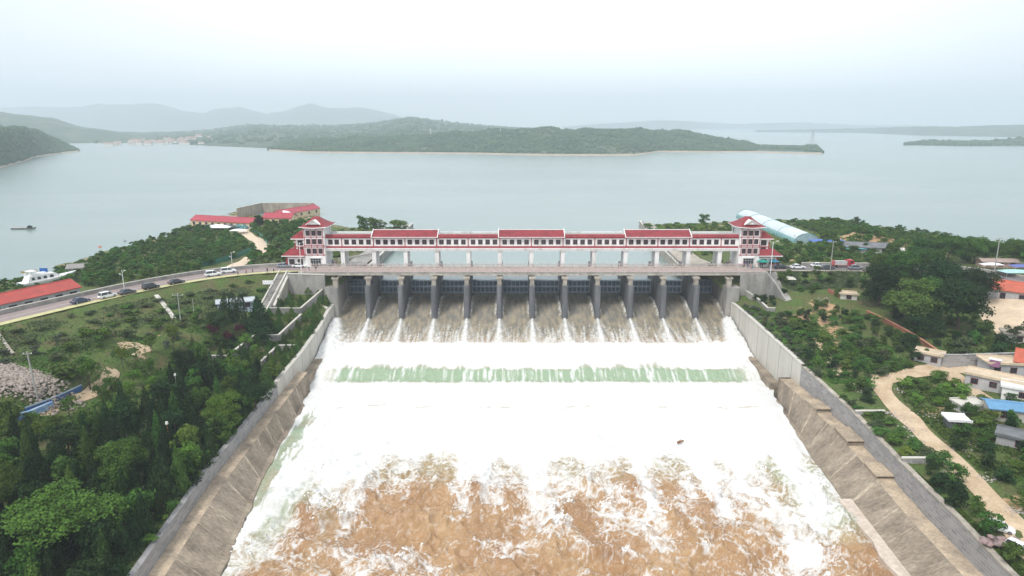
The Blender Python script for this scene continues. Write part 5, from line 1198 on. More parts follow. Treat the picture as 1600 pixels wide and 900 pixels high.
G3 = [(-10, 545), (120, 525), (250, 505), (330, 500), (340, 545), (255, 545), (180, 535), (130, 570), (60, 560), (-10, 580)]
for p in scatter(G3, 4.2, 80, 5): tree('shrub', 'scruffy grey green shrub on the foot of the left grass slope', p, U_(1.4, 3.2), U_(2.4, 4.2), 'bush', rt.choice(['scrub', 'grey', 'mid', 'mid']), 'shrubs at the foot of the left slope', parts=False, cat='shrub')
for p in scatter([(10, 515), (120, 492), (240, 470), (380, 440), (430, 440), (430, 475), (330, 490), (230, 505), (60, 535)], 3.8, 140, 6, dens=.42): tree('shrub', 'small dark green tuft of scrub on the upper left grass embankment', p, U_(.6, 1.3), U_(2.2, 4.5), 'bush', rt.choice(['scrub', 'mid', 'fruit']), 'scrub tufts on the left grass embankment', parts=False, cat='shrub')
for p in scatter([(300, 500), (420, 500), (415, 560), (320, 565)], 4.0, 40, 7): tree('bush_tree', 'leafy green garden bush around the cedar and the cypresses', p, U_(2, 3.6), U_(2.4, 3.8), 'bushf', rt.choice(['mid', 'mid', 'bright', 'dark']), 'garden bushes around the cedar', parts=False, cat='bush')
for poly, sd in (([(420, 484), (470, 484), (500, 458), (482, 448), (455, 470), (430, 478)], 1), ([(425, 530), (468, 500), (468, 492), (420, 492), (405, 525)], 2), ([(438, 545), (468, 545), (500, 500), (505, 465), (472, 500)], 3), ([(412, 585), (440, 588), (468, 556), (466, 549), (436, 549)], 4), ([(360, 572), (410, 575), (434, 540), (398, 537)], 5), ([(505, 462), (530, 470), (528, 478), (512, 482)], 6)):
    for p in scatter(poly, 2.5, 22, 20+sd): tree('conifer', 'small young conifer planted on the terraces beside the left pool wall', p, U_(2.2, 3.6), U_(2.0, 2.8), 'cone', 'mid', 'young conifers on the terraces')
big('dark conifer in the corner below the left bridge end', 524, 478, 5.5, 3.4, 'cone', 'dark', 'conifer')
0 and big('broad dark cedar behind the opening under the left bridge end', 512, 432, 6, 6, 'cedar', 'dark', 'cedar')
for p in scatter([(405, 660), (428, 622), (418, 618), (385, 650), (345, 690), (310, 735), (250, 815), (205, 890), (190, 960), (220, 960), (260, 842), (325, 745), (362, 702)], 2.6, 120, 9):
    tree('hedge_shrub', 'low light green shrub crowding the top of the left channel wall', p, U_(1.0, 2.2), U_(2.4, 3.6), 'bushf', rt.choice(['bright', 'mid', 'mid']), 'shrubs along the left channel wall', parts=False, cat='shrub')
# --- lakeside orchard left
O1 = [(86, 432), (140, 411), (205, 389), (255, 374), (296, 361), (345, 368), (372, 372), (392, 392), (370, 402), (330, 414), (290, 428), (200, 442), (130, 448), (105, 444)]
for p in scatter(O1, 4.0, 270, 10): tree('orchard_tree', zoneO(p), p, U_(2.6, 3.8), U_(4.0, 5.6), 'bush', 'fruit', 'fruit trees of the left lakeside orchard', parts=False)
O2 = [(400, 355), (460, 352), (480, 372), (452, 408), (430, 412), (385, 414), (400, 404), (424, 390), (412, 372), (396, 364)]
for p in scatter(O2, 4.2, 90, 12): tree('orchard_tree', 'leafy green fruit tree between the dirt road and the left tower', p, U_(3.0, 4.6), U_(4.2, 6), 'bush', rt.choice(['fruit', 'mid']), 'fruit trees beside the left tower', parts=False)
for p in scatter([(0, 446), (40, 438), (90, 440), (120, 448), (60, 462), (0, 476)], 4.5, 30, 13): tree('shrub', 'green shrub around the beached cruiser', p, U_(1.6, 2.6), U_(3, 4.5), 'bush', 'mid', 'shrubs around the beached cruiser', parts=False, cat='shrub')
for p in scatter([(145, 448), (250, 440), (300, 428), (330, 420), (250, 430), (150, 438)], 5.5, 20, 15): tree('shrub', 'bright green shrub behind the left crest parapet', p, U_(1.6, 3), U_(3, 4.5), 'bush', rt.choice(['bright', 'mid']), 'shrubs behind the left parapet', parts=False, cat='shrub')
for px, py, h, wd, lm, lab in ((405, 358, 7, 5.5, 'dark', 'dark tree by the gap between the two cream lakeside houses'), (467, 370, 9, 8, 'mid', 'tall green tree right behind the left tower roof'), (486, 362, 7, 7, 'mid', 'green tree at the right of the cream wing behind the left tower'),
   (568, 360, 7.5, 8, 'mid', 'left one of three round trees on the bank behind the gallery'), (588, 362, 7, 9, 'mid', 'middle one of three round trees on the bank behind the gallery'), (622, 364, 6.5, 10, 'mid', 'right one of three round trees on the bank behind the gallery'),
   (1101, 352, 6, 6.5, 'mid', 'lone round tree on the grassy shore left of the right tower'), (1337, 352, 5, 5, 'dark', 'dark lone tree on the hill of the right shore'), (1312, 354, 4.5, 6, 'mid', 'small tree left of the lone tree on the right hill')):
    big(lab, px, py, h, wd, 'bushf', lm, 'shore_tree')
for p in scatter([(520, 362), (640, 362), (620, 372), (590, 388), (545, 398), (520, 402)], 4.0, 60, 16): tree('bank_shrub', 'green shrub on the grassy bank behind the left gallery end', p, U_(1.0, 2.2), U_(3, 5), 'bush', rt.choice(['bright', 'mid', 'mid']), 'shrubs on the left intake bank', parts=False, cat='shrub')
# --- right shore
for p in scatter([(1005, 358), (1060, 352), (1140, 350), (1150, 372), (1130, 395), (1075, 400), (1045, 390)], 4.2, 90, 17): tree('bank_shrub', 'bright green shrub on the grassy shore left of the right tower', p, U_(1.0, 2.4), U_(3.4, 5.5), 'bush', rt.choice(['bright', 'mid', 'mid']), 'shrubs on the right intake bank', parts=False, cat='shrub')
O3 = [(1200, 350), (1300, 347), (1345, 352), (1420, 364), (1500, 378), (1600, 392), (1640, 400), (1600, 410), (1500, 412), (1345, 414), (1215, 415), (1200, 395), (1225, 385), (1285, 385), (1285, 368), (1240, 352)]
dr = lambda a, b_: [onground(*q)[:2] for q in (a, b_)]
AV = [[(110.5, 262), (110.5, 350), (124, 350), (124, 262)]]
for p in scatter(O3, 4.2, 298, 18, dens=.33, avoid=AV): tree('hillside_tree', zoneR(p), p, U_(2.2, 3.6), U_(3.8, 5.6), 'bush', rt.choice(['fruit', 'fruit', 'mid']), 'fruit trees on the right shore', parts=False)
for i, (px, py, h, wd, lab) in enumerate(((1395, 404, 6, 8, 'round tree behind the big dark trees near the red ridged hut'), (1480, 412, 10, 10.5, 'light topped leafy tree left of the right utility pole'), (1522, 412, 9.5, 11, 'second leafy tree left of the right utility pole'), (1545, 408, 7.5, 9, 'leafy tree behind the brick roadside shed'), (1585, 416, 9.5, 9, 'dark leafy tree right of the right utility pole'), (1612, 420, 10, 9, 'dark leafy tree at the right edge behind the road'), (1440, 408, 8, 10, 'leafy tree rising behind the cluster of big trees'), (1500, 396, 6, 9, 'bright low tree on the shore behind the leafy trees'))):
    big(lab, px, py, h, wd, 'big', rt.choice(['mid', 'fruit']), 'shade_tree')
# --- right downstream side
for px, py, h, wd, lm, lab in ((1372, 478, 12, 13, 'dark', 'large dark tree at the left of the big cluster on the right'), (1404, 452, 12.5, 13, 'mid', 'tall tree at the back left of the big cluster'), (1425, 510, 13.5, 15, 'fruit', 'huge dark tree in the middle of the big cluster'),
   (1463, 470, 13, 14, 'dark', 'tall dark tree at the back of the big cluster'), (1494, 515, 14.5, 15, 'dark', 'huge darkest tree with visible trunk at the front right of the cluster'), (1455, 505, 13, 12, 'mid', 'full tree between the two huge dark trees'), (1515, 480, 12, 12, 'dark', 'dark tree at the right rim of the cluster beside the concrete yard'), (1385, 440, 9, 11, 'mid', 'lighter tree at the road behind the cluster'), (1440, 430, 9, 12, 'fruit', 'dark tree hiding the crest road at the cluster'),
   (1445, 525, 6.5, 10, 'dark', 'low dark tree in front of the cluster beside the brick wall'), (1420, 545, 4, 6, 'dark', 'small dark tree above the end of the brick wall')):
    big(lab, px, py, h, wd, 'big', lm, 'shade_tree')
for p in scatter([(1470, 545), (1530, 520), (1600, 515), (1700, 510), (1700, 556), (1600, 560), (1480, 560)], 4.6, 60, 21): tree('dark_tree', 'dark bushy tree between the concrete yard and the stone village wall', p, U_(3, 5), U_(4.5, 6.5), 'bushf', rt.choice(['dark', 'fruit', 'scrub']), 'bushy trees above the village wall', parts=False)
S1 = [(1215, 428), (1345, 426), (1370, 470), (1300, 462), (1310, 480), (1365, 500), (1455, 560), (1430, 575), (1362, 592), (1360, 630), (1310, 600), (1250, 555), (1215, 495), (1225, 470)]
for p in scatter(S1, 2.8, 300, 22, dens=.38): tree('scrub_tree', 'dark green scrubby tree on the rough slope right of the spillway', p, U_(1.2, 3.4), U_(2.4, 4.6), 'bushf', rt.choice(['fruit', 'dark', 'mid', 'fruit', 'mid', 'scrub']), 'scrub trees of the right slope', parts=False)
for p in scatter([(1345, 440), (1375, 478), (1425, 520), (1470, 552), (1530, 530), (1540, 490), (1400, 430)], 3.4, 90, 71): tree('undergrowth_shrub', 'shady green shrub under and around the cluster of big trees', p, U_(1.0, 2.2), U_(2.6, 4), 'bushf', rt.choice(['fruit', 'dark', 'mid']), 'undergrowth of the big tree cluster', parts=False, cat='shrub')
for p in scatter([(1165, 478), (1185, 480), (1215, 500), (1250, 560), (1300, 610), (1250, 575), (1180, 505), (1150, 480)], 2.4, 120, 23): tree('weed_shrub', 'thin grey green weed shrub on the terrace behind the right pool wall', p, U_(.7, 1.5), U_(1.8, 3), 'bush', rt.choice(['grey', 'scrub', 'scrub']), 'weed shrubs behind the right pool wall', parts=False, cat='shrub')
for p in scatter([(1250, 560), (1300, 610), (1360, 650), (1340, 655), (1262, 585)], 2.2, 80, 33): tree('weed_shrub', 'low green weed shrub above the right wall near the dirt road', p, U_(.8, 1.8), U_(2.0, 3), 'bush', rt.choice(['mid', 'fruit', 'scrub']), 'weed shrubs above the right wall', parts=False, cat='shrub')
for p in scatter([(1173, 450), (1200, 455), (1210, 480), (1185, 475)], 3.0, 14, 24): tree('shrub', 'dark green shrub in the corner by the right wing wall', p, U_(1.5, 2.6), U_(2.5, 3.6), 'bushf', 'dark', 'shrubs by the right wing wall', parts=False, cat='shrub')
for poly, sp, sd, lab, grp, lms, hh in (
   ([(1410, 600), (1470, 590), (1500, 605), (1560, 650), (1545, 670), (1500, 655), (1450, 640), (1420, 625)], 3.3, 25, 'leafy green garden bush inside the curve of the dirt road', 'bushes inside the road curve', ['fruit', 'mid', 'mid', 'bright'], (1.4, 3)),
   ([(1340, 655), (1385, 652), (1425, 690), (1450, 715), (1410, 715), (1370, 690)], 3.0, 26, 'green bush between the right channel wall and the dirt road', 'bushes between the two block walls', ['mid', 'bright', 'scrub', 'fruit'], (1.2, 2.4)),
   ([(1415, 735), (1465, 725), (1520, 780), (1545, 815), (1590, 860), (1640, 930), (1600, 930), (1540, 850)], 3.1, 27, 'dark rounded bush packed between the right channel wall and the lower dirt road', 'bushes beside the lower dirt road', ['dark', 'fruit', 'fruit'], (2.2, 4.2)),
   ([(1478, 690), (1500, 680), (1560, 660), (1700, 690), (1700, 860), (1600, 800), (1540, 740)], 3.8, 28, 'dark green orchard bush below the small white roofed shed', 'bushes below the small white roofed shed', ['dark', 'fruit', 'fruit', 'mid'], (2.2, 4.0)),
   ([(1560, 620), (1600, 610), (1650, 640), (1640, 670), (1580, 640)], 4.2, 29, 'green bush around the blue roofed shed', 'bushes around the blue roofed shed', ['fruit', 'mid'], (1.8, 2.8))):
    for p in scatter(poly, sp, 110, sd): tree('bush', lab, p, U_(*hh), U_(2.8, 4.4), 'bushf', rt.choice(lms), grp, parts=False, cat='bush')
# grass and weeds (one mass)
q = np.random.default_rng(77)
def grass(polys, n, size, lm, label):
    PP = []
    for poly in polys:
        w_ = [onground(*p)[:2] for p in poly]; xs_ = [a[0] for a in w_]; ys_ = [a[1] for a in w_]; m_ = n//len(polys); k = 0; tr_ = 0
        while k < m_ and tr_ < m_*6:
            tr_ += 1; p = (q.uniform(min(xs_), max(xs_)), q.uniform(min(ys_), max(ys_)))
            if inpoly(p, w_) and fbm(p[0]/5, p[1]/5, 3, 8) > q.uniform(.3, .6) and (p[1] > 206 or xl(p[1])-1.0 > p[0] or p[0] > xr(p[1])+1.0): PP.append((*p, gz(*p)+q.uniform(0, size*.8))); k += 1
    PP = np.array(PP); V, Fq = leaves(PP, np.tile([0, -.3, .8], (len(PP), 1)), size, q)
    tag(link('grass', npmesh('grass', V, Fq, LM[lm])), label, 'grass', kind='stuff')
grass([[(0, 512), (250, 462), (450, 430), (445, 470), (300, 510), (120, 545), (0, 575)], [(1215, 425), (1345, 424), (1340, 450), (1240, 455)]], 16000, .22, 'scrub', 'rough green and dry grass on the dam embankments')
grass([[(0, 560), (300, 500), (430, 500), (470, 545), (250, 640), (0, 700)], [(1150, 480), (1220, 490), (1460, 565), (1360, 600), (1300, 600)]], 26000, .24, 'mid', 'green weeds and ground cover below the embankments')
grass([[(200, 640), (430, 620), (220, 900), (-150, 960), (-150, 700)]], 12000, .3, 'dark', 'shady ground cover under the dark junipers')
grass([[(1400, 598), (1470, 585), (1600, 690), (1700, 830), (1600, 800), (1480, 690), (1420, 640)], [(1340, 655), (1640, 930), (1560, 890)], [(1470, 525), (1640, 515), (1640, 560), (1480, 562)]], 20000, .25, 'fruit', 'green ground cover in the village gardens on the right')
grass([[(520, 362), (640, 362), (590, 388), (520, 402)], [(1005, 356), (1140, 350), (1130, 395), (1060, 400)], [(1200, 350), (1345, 355), (1600, 395), (1345, 412), (1215, 412)]], 22000, .3, 'bright', 'bright green grass on the lake banks behind the gallery')
# ---------------------------------------------------------------- vehicles
def car_proto(kind, col, nm):
    paint = mat('paint_'+nm, col, .25, .03, 1, spec=.6)
    th = thing('car', '', 'car'); suv = kind == 'suv'; L_ = 2.3; H1 = .95 if suv else .82; H2 = 1.72 if suv else 1.42; W_ = .9
    def loft(secs, mb, mi=0):     # secs: (x, halfwidth, zlo, zhi)
        rows = [[(x, -w_, a), (x, -w_*1.02, (a+b_)/2), (x, -w_*.93, b_), (x, w_*.93, b_), (x, w_*1.02, (a+b_)/2), (x, w_, a), (x, -w_, a)] for x, w_, a, b_ in secs]; mb.sheet(rows, mi)
        for r in (rows[0], rows[-1]): mb.add(r[:-1], [tuple(range(6))], mi)
    mb = MB(); loft([(-L_, .72, .38, .72), (-L_+.15, .86, .28, H1-.06), (-1.5, .9, .25, H1), (0, .9, .25, H1), (1.0, .9, .25, H1-.02), (L_-.5, .86, .26, H1-.12), (L_-.1, .78, .3, .62), (L_, .66, .36, .52)], mb); mb.build('body', paint, th, smooth=False)
    mb = MB(); b0, b1, f0, f1 = (-2.15, -1.85, .55, 1.15) if suv else (-1.75, -1.0, .35, 1.2)
    V_ = [(b0, -.80, H1-.02), (f1, -.80, H1-.03), (f1, .80, H1-.03), (b0, .80, H1-.02), (b1, -.62, H2-.07), (f0-.1, -.62, H2-.07), (f0-.1, .62, H2-.07), (b1, .62, H2-.07)]
    mb.add(V_, [(0, 1, 5, 4), (1, 2, 6, 5), (2, 3, 7, 6), (3, 0, 4, 7)]); mb.build('window', glass, th)
    mb = MB(); mb.add([(b1-.05, -.64, H2-.08), (f0-.05, -.64, H2-.08), (f0-.05, .64, H2-.08), (b1-.05, .64, H2-.08), (b1+.1, -.55, H2), (f0-.3, -.55, H2), (f0-.3, .55, H2), (b1+.1, .55, H2)], [(0, 1, 5, 4), (1, 2, 6, 5), (2, 3, 7, 6), (3, 0, 4, 7), (4, 5, 6, 7), (3, 2, 1, 0)])
    for s in (-1, 1):
        for a, b_ in (((f1, H1-.03), (f0-.1, H2-.07)), ((-.2, H1-.03), (-.2, H2-.07)), ((b0, H1-.02), (b1, H2-.07))): mb.bar((a[0], s*.815, a[1]), (b_[0], s*.64, b_[1]), .09, .05)
    mb.build('roof', paint, th)
    for x in (-1.42, 1.42):
        for s in (-1, 1):
            w_ = MB().tube((x, s*.72, .33), (x, s*.94, .33), .33, n=14).build('wheel', rubber, th); MB().tube((x, s*.93, .33), (x, s*.955, .33), .2, n=10).build('rim', rimm, w_)
    for s in (-1, 1):
        MB().box(L_-.16, L_-.02, s*.62-.14, s*.62+.14, .56, .68).build('headlight', mat('lamp_glass', (.7, .72, .75), .2), th)
        MB().box(-L_-.01, -L_+.12, s*.66-.12, s*.66+.12, .64, .8).build('tail_light', mat('tail_red', (.4, .02, .02), .3), th)
    return th
PR = {}
def car(px, py, col, nm, kind, lab, rz=None, flip=False, z=.03, up=False):
    x, y = at(px, py, 0.0)
    if rz is None:
        e = offset(ROADL if x < 0 else ROADR, 4.3); k = min(range(len(e)-1), key=lambda i: (e[i][0]-x)**2+(e[i][1]-y)**2); rz = rdir(e[k], e[k+1])
    if flip: rz += math.pi
    key = (kind, nm)
    if key not in PR: PR[key] = car_proto(kind, col, nm); o = PR[key]; o.location = (x, y, z); o.rotation_euler = (0, 0, rz)
    else: o = dup(PR[key], (x, y, z), rz)
    o['label'] = lab; o['group'] = 'cars on the crest road'
W_, D_, K_ = (.75, .76, .77), (.05, .055, .065), (.015, .016, .018)
car(126, 473, (.02, .04, .11), 'navy', 'sedan', 'dark navy sedan on the crest road just right of the long red roofed building')
car(168, 465, W_, 'white', 'suv', 'white hatchback right behind the dark navy sedan on the left crest road')
car(199, 459, D_, 'darkgrey', 'sedan', 'dark grey sedan between the white hatchback and the black off roader')
car(236, 451, K_, 'black', 'suv', 'boxy black off roader above the top of the white drain channel')
car(276, 443, K_, 'black', 'sedan', 'black sedan right of the boxy black off roader')
car(333, 431, W_, 'white', 'suv', 'white car left one of the pair near the dirt road junction')
car(357, 426, W_, 'white', 'suv', 'white car right one of the pair near the dirt road junction')
car(444, 417.5, (.22, .25, .29), 'grey', 'sedan', 'silver grey sedan parked left of the white car by the left tower', 0)
car(468, 417.5, W_, 'white', 'sedan', 'white sedan parked at the foot of the left tower', 0)
car(1221, 419.5, K_, 'black', 'sedan', 'black car beside the crowd at the right tower', 0)
car(1246, 419.5, W_, 'white', 'sedan', 'white car right of the black car near the right tower', 0)
car(1278, 417, W_, 'white', 'sedan', 'white car just left of the utility pole on the right crest road', 0)
car(1292, 420.5, D_, 'darkgrey', 'sedan', 'dark car directly behind the utility pole on the right crest road', 0)
car(1336, 420.5, (.22, .25, .29), 'grey', 'sedan', 'silver car right of the red fire truck', 0)
# fire truck / pump lorry
x, y = at(1316, 417.5, 0); th = thing('truck', 'red cabbed lorry with pale rear body on the right crest road', 'truck', (x, y, .03), 0)
rp = mat('truck_red', (.5, .02, .04), .35)
MB().ext([(1.6, .5), (3.1, .5), (3.2, 1.4), (2.95, 2.4), (1.6, 2.45)], -1.1, 1.1, axis='y').build('cab', rp, th) if 0 else MB().add([(1.5, -1.1, .5), (3.2, -1.1, .5), (3.2, 1.1, .5), (1.5, 1.1, .5), (1.5, -1.1, 1.5), (3.25, -1.1, 1.4), (3.25, 1.1, 1.4), (1.5, 1.1, 1.5), (1.55, -1, 2.45), (2.9, -1, 2.4), (2.9, 1, 2.4), (1.55, 1, 2.45)], [(0, 1, 5, 4), (1, 2, 6, 5), (2, 3, 7, 6), (3, 0, 4, 7), (4, 5, 9, 8), (5, 6, 10, 9), (6, 7, 11, 10), (7, 4, 8, 11), (8, 9, 10, 11), (3, 2, 1, 0)]).build('cab', rp, th)
MB().add([(3.28, -.9, 1.5), (3.28, .9, 1.5), (3.0, .85, 2.25), (3.0, -.85, 2.25), (1.9, -1.13, 1.55), (2.9, -1.15, 1.55), (2.75, -1.05, 2.2), (1.9, -1.05, 2.2)], [(0, 1, 2, 3), (4, 5, 6, 7)]).build('window', glass, th)
mb = MB().box(-3.4, 1.35, -1.1, 1.1, .75, .95).box(-3.4, -2.9, -1.1, 1.1, .95, 2.2).box(.9, 1.35, -1.1, 1.1, .95, 2.2); mb.build('cargo_frame', mat('truck_pink', (.45, .12, .11), .6), th)
MB().box(-2.9, .9, -1.05, 1.05, .95, 2.0).box(-3.0, 1.0, -1.08, -1.0, 2.0, 2.2).build('cargo_body', mat('truck_grey', (.5, .5, .5), .5, .1, 1), th)
for xx in (-2.4, 2.3):
    for s in (-1, 1): MB().tube((xx, s*.8, .48), (xx, s*1.12, .48), .48, n=14).build('wheel', rubber, th)
# wreck like cars / covered things by the lower right road
for k, (px, py, lab) in enumerate(((1562, 829, 'white covered vehicle beside the lower right dirt road'), (1593, 862, 'white van like covered vehicle at the lower right corner'))):
    x, y, z = onground(px, py); 
    o = dup(PR[('suv', 'white')], (x, y, z+.1), R(-35 if k == 0 else -60), lab, scale=(.8, .8, .8)); o['group'] = 'vehicles by the lower dirt road'
x, y, z = onground(1562, 850); th = thing('tarp_heap', 'pinkish tarpaulin covered heap between the two white covered vehicles', 'tarp heap', (x, y, z))
qq = np.random.default_rng(4); P = np.stack([qq.uniform(-3, 3, 30), qq.uniform(-1, 1, 30), qq.uniform(.1, .8, 30)], -1); r_ = qq.uniform(.4, .8, 30); V, Fc = blobs(P, r_, r_*.5); link('tarp', npmesh('tarp', V, Fc, mat('pink_tarp', (.42, .28, .27), .8, .3, 1.2, col2=(.2, .17, .17))), th)
# ---------------------------------------------------------------- poles and lamps
def pole(name, label, base, h, r=.11, arms=(), lamps=(), m=None, cat='pole', lean=0, insul=()):
    th = thing(name, label, cat, base, 0); th.rotation_euler = (0, lean, 0)
    MB().tube((0, 0, -.4), (0, 0, h), r, r*.65, 8).build('shaft', m or pole_m, th)
    for z, hw in arms: MB().box(-hw, hw, -.05, .05, z-.06, z+.06).build('crossarm', m or pole_m, th)
    for x_, z in insul: MB().tube((x_, 0, z), (x_, 0, z+.25), .07, n=6).build('insulator', white, th)
    for dx, z in lamps:
        a = MB().tube((0, 0, z-.5), (dx*.75, 0, z), .05, n=6).build('lamp_arm', pole_m, th)
        MB().add([(dx*.6, -.16, z+.0), (dx*1.15, -.13, z+.06), (dx*1.15, .13, z+.06), (dx*.6, .16, z), (dx*.6, -.16, z+.14), (dx*1.12, -.1, z+.16), (dx*1.12, .1, z+.16), (dx*.6, .16, z+.14)], [(0, 1, 5, 4), (1, 2, 6, 5), (2, 3, 7, 6), (3, 0, 4, 7), (4, 5, 6, 7), (3, 2, 1, 0)]).build('lamp_head', white, th)
    return th
pole('street_lamp', 'tall white twin headed street lamp in front of the left tower', (*at(471, 427, 0), 0), 9.6, .13, lamps=((1.5, 9.6), (-1.5, 9.6)), m=white, cat='street lamp')
pole('street_lamp', 'tall white twin headed street lamp in front of the right tower', (*at(1204, 425, 0), 0), 9.6, .13, lamps=((1.5, 9.6), (-1.5, 9.6)), m=white, cat='street lamp')
pole('street_lamp', 'white street lamp at the dirt road junction behind the parapet', (*at(363, 416, 0), -.5), 5.2, .1, lamps=((1.1, 5.1), (-.6, 3.6)), m=white, cat='street lamp')
pole('street_lamp', 'white street lamp behind the parapet beside the dark grey sedan', (*at(194, 450, 0), -.5), 5.6, .1, lamps=((.9, 5.4), (-.8, 4.4)), m=white, cat='street lamp')
pole('utility_pole', 'grey utility pole standing among the cars on the right crest road', (*at(1297, 425, 0), -.1), 9.8, .16, arms=((9.5, .9),), m=polec, cat='utility pole', insul=((-.8, 9.5), (.8, 9.5)))
pole('utility_pole', 'tall grey utility pole with two crossarms at the right road bend', (*at(1553, 428, 0), -.2), 11.4, .18, arms=((11.1, 1.7), (10.3, 1.3)), m=polec, cat='utility pole', insul=((-1.6, 11.1), (1.6, 11.1), (-1.2, 10.3), (1.2, 10.3)))
pole('utility_pole', 'tall grey concrete pole standing beside the rubble heap', gx(60, 628), 10.8, .19, arms=((10.3, .9),), m=polec, cat='utility pole', insul=((.8, 10.3), (-.8, 10.3)), lean=R(-3))
pole('utility_pole', 'grey concrete pole with crossarm below the white drain channel', gx(283, 508), 8.2, .15, arms=((8.0, 1.4),), m=polec, cat='utility pole', insul=((-1.3, 8.0), (1.3, 8.0), (0, 8.2)))
pole('utility_pole', 'thin short pole right of the crossarm pole below the drain channel', gx(304, 497), 5.4, .09, m=polec, cat='utility pole')
th = pole('floodlight_mast', 'pole with a wide pale floodlight panel on the slope below the left tower', gx(422, 474), 6.2, .12, m=polec, cat='floodlight'); MB().box(-1.6, 1.6, -.3, .1, 5.9, 7.1).build('floodlight_panel', concl, th)
mb = MB()
for k in range(5): mb.box(-1.45+k*.6, -.95+k*.6, -.34, -.304, 6.0, 7.0)
mb.build('lamp_glass', wsheet, th)
th = pole('garden_lamp', 'small garden lamp with white globe standing in the dark junipers', gx(266, 705), 5.6, .09, m=mat('bronze', (.28, .14, .07), .5), cat='garden lamp'); MB().tube((0, 0, 5.5), (0, 0, 5.95), .28, .2, 10).build('globe', white, th)
th = pole('garden_lamp', 'garden lamp beside the dark round evergreen tree', gx(277, 615), 4.4, .08, cat='garden lamp'); MB().tube((0, 0, 4.3), (0, 0, 4.8), .24, .2, 10).build('globe', white, th)
# blue notice board on the shore
x, y, z = onground(70, 434); th = thing('notice_board', 'blue notice board on two posts at the waterline behind the beached cruiser', 'sign', (x, y, z)); MB().box(-1.3, 1.3, -.06, .06, .9, 3.3).build('panel', mat('sign_blue', (.03, .14, .48), .5), th)
for s in (-1, 1): MB().tube((s*.9, .1, -.5), (s*.9, .1, 3.2), .07, n=6).build('post', pole_m, th)
# lattice pylon on the spit, small masts on the peninsula
def pylon(label, px, py, Y_, h, name='pylon', D=None):
    x, y = at(px, py, RES); th = thing(name, label, 'pylon', (x, y, RES)); mb = MB(); b_ = h*.13
    for sx in (-1, 1):
        for sy in (-1, 1): mb.bar((sx*b_, sy*b_, 0), (sx*.6, sy*.6, h), .35)
    for k in range(7):
        z0 = h*k/7; z1 = h*(k+1)/7; w0 = b_+(.6-b_)*k/7; w1 = b_+(.6-b_)*(k+1)/7
        for s in (-1, 1): mb.bar((-w0, s*w0, z0), (w1, s*w1, z1), .22).bar((w0, s*w0, z0), (-w1, s*w1, z1), .22)
    mb.build('lattice', pole_m, th); mb = MB()
    for z, w_ in ((h*.72, 7), (h*.84, 6), (h*.95, 4.5)): mb.bar((-w_, 0, z), (w_, 0, z), .4)
    mb.build('crossarm', pole_m, th)
pylon('faint lattice power pylon on the far water behind the end of the spit', 1268, 232, 0, 38)
for i, (px, D_m) in enumerate(((673, 1500), (782, 1420), (1080, 1900))):
    d = ray(px, 215); x = d[0]/d[1]*D_m; th = thing('mast', ['thin white mast on the hazy hill left of centre', 'thin white mast at the top of the peninsula near the centre', 'thin white mast above the right half of the peninsula'][i], 'mast', (x, D_m, 5)); MB().tube((0, 0, 0), (0, 0, [34, 36, 40][i]), .9, .3, 8).build('shaft', white, th)
# far village
vm = [mat('village_white', (.72, .70, .66), .9, .1, .2), mat('village_roof', (.36, .24, .2), .9, .1, .2)]
mb = MB(); mb.box(-6, 6, -4, 4, -3, 4.5, 0); mb.ext([(-4.6, 4.5), (0, 7), (4.6, 4.5)], -6.4, 6.4, 1); vo = mb.build('far_house', vm); vme = vo.data; bpy.data.objects.remove(vo)
q = random.Random(31)
def hz_(key, x, y):
    X, Y, Z = FR[key]; k = np.argmin((X-x)**2+(Y-y)**2); return float(Z.ravel()[k])
for k in range(64):
    px = q.choice([q.uniform(160, 330), q.uniform(205, 320)]); Dm = q.uniform(1950, 2500) if px > 200 else q.uniform(1900, 2150); d = ray(px, 215); n_ = math.hypot(d[0], d[1]); x, y = d[0]/n_*Dm, d[1]/n_*Dm
    o = link('far_house', vme); z = max(hz_('hills15', x, y) if px < 160 else hz_('hills16', x, y), RES)
    o.location = (x, y, z+.5); o.rotation_euler = (0, 0, q.uniform(-.4, .4)); s = q.uniform(.7, 1.3); o.scale = (s*1.2, s, s*.9)
    tag(o, 'tiny pale house of the hazy village on the far left shore', 'house', 'houses of the far shore village')
# ---------------------------------------------------------------- boats
x, y, z = onground(70, 446); A_ = at(37, 449, -3.2); B_ = at(112, 437, -3.2)
th = thing('cruiser', 'white cabin cruiser stranded on land behind the long red roofed building', 'boat', ((A_[0]+B_[0])/2, (A_[1]+B_[1])/2, -3.6), rdir(A_, B_)+.12)
Lb = 7.8
def hull(secs, mb): mb.sheet([[(x_, -w_, zt), (x_, -w_*.92, (zt+zb)/2), (x_, -w_*.3, zb), (x_, w_*.3, zb), (x_, w_*.92, (zt+zb)/2), (x_, w_, zt), (x_, 0, zt+.05), (x_, -w_, zt)] for x_, w_, zt, zb in secs])
wht = mat('boat_white', (.80, .80, .80), .3, .04, .6)
mb = MB(); hull([(-Lb, 1.9, 1.9, .5), (-4, 2.1, 2.0, .2), (0, 2.1, 2.15, .15), (4, 1.7, 2.4, .3), (6.5, .9, 2.7, .9), (8.6, .05, 3.0, 2.2)], mb); mb.build('hull', wht, th)
mb = MB(); hull([(-Lb-.02, 1.94, 1.35, 1.1), (0, 2.16, 1.5, 1.2), (4, 1.72, 1.7, 1.4), (6.4, .98, 1.95, 1.6)], mb); mb.build('stripe', mat('boat_teal', (.15, .38, .38), .4), th)
mb = MB(); 
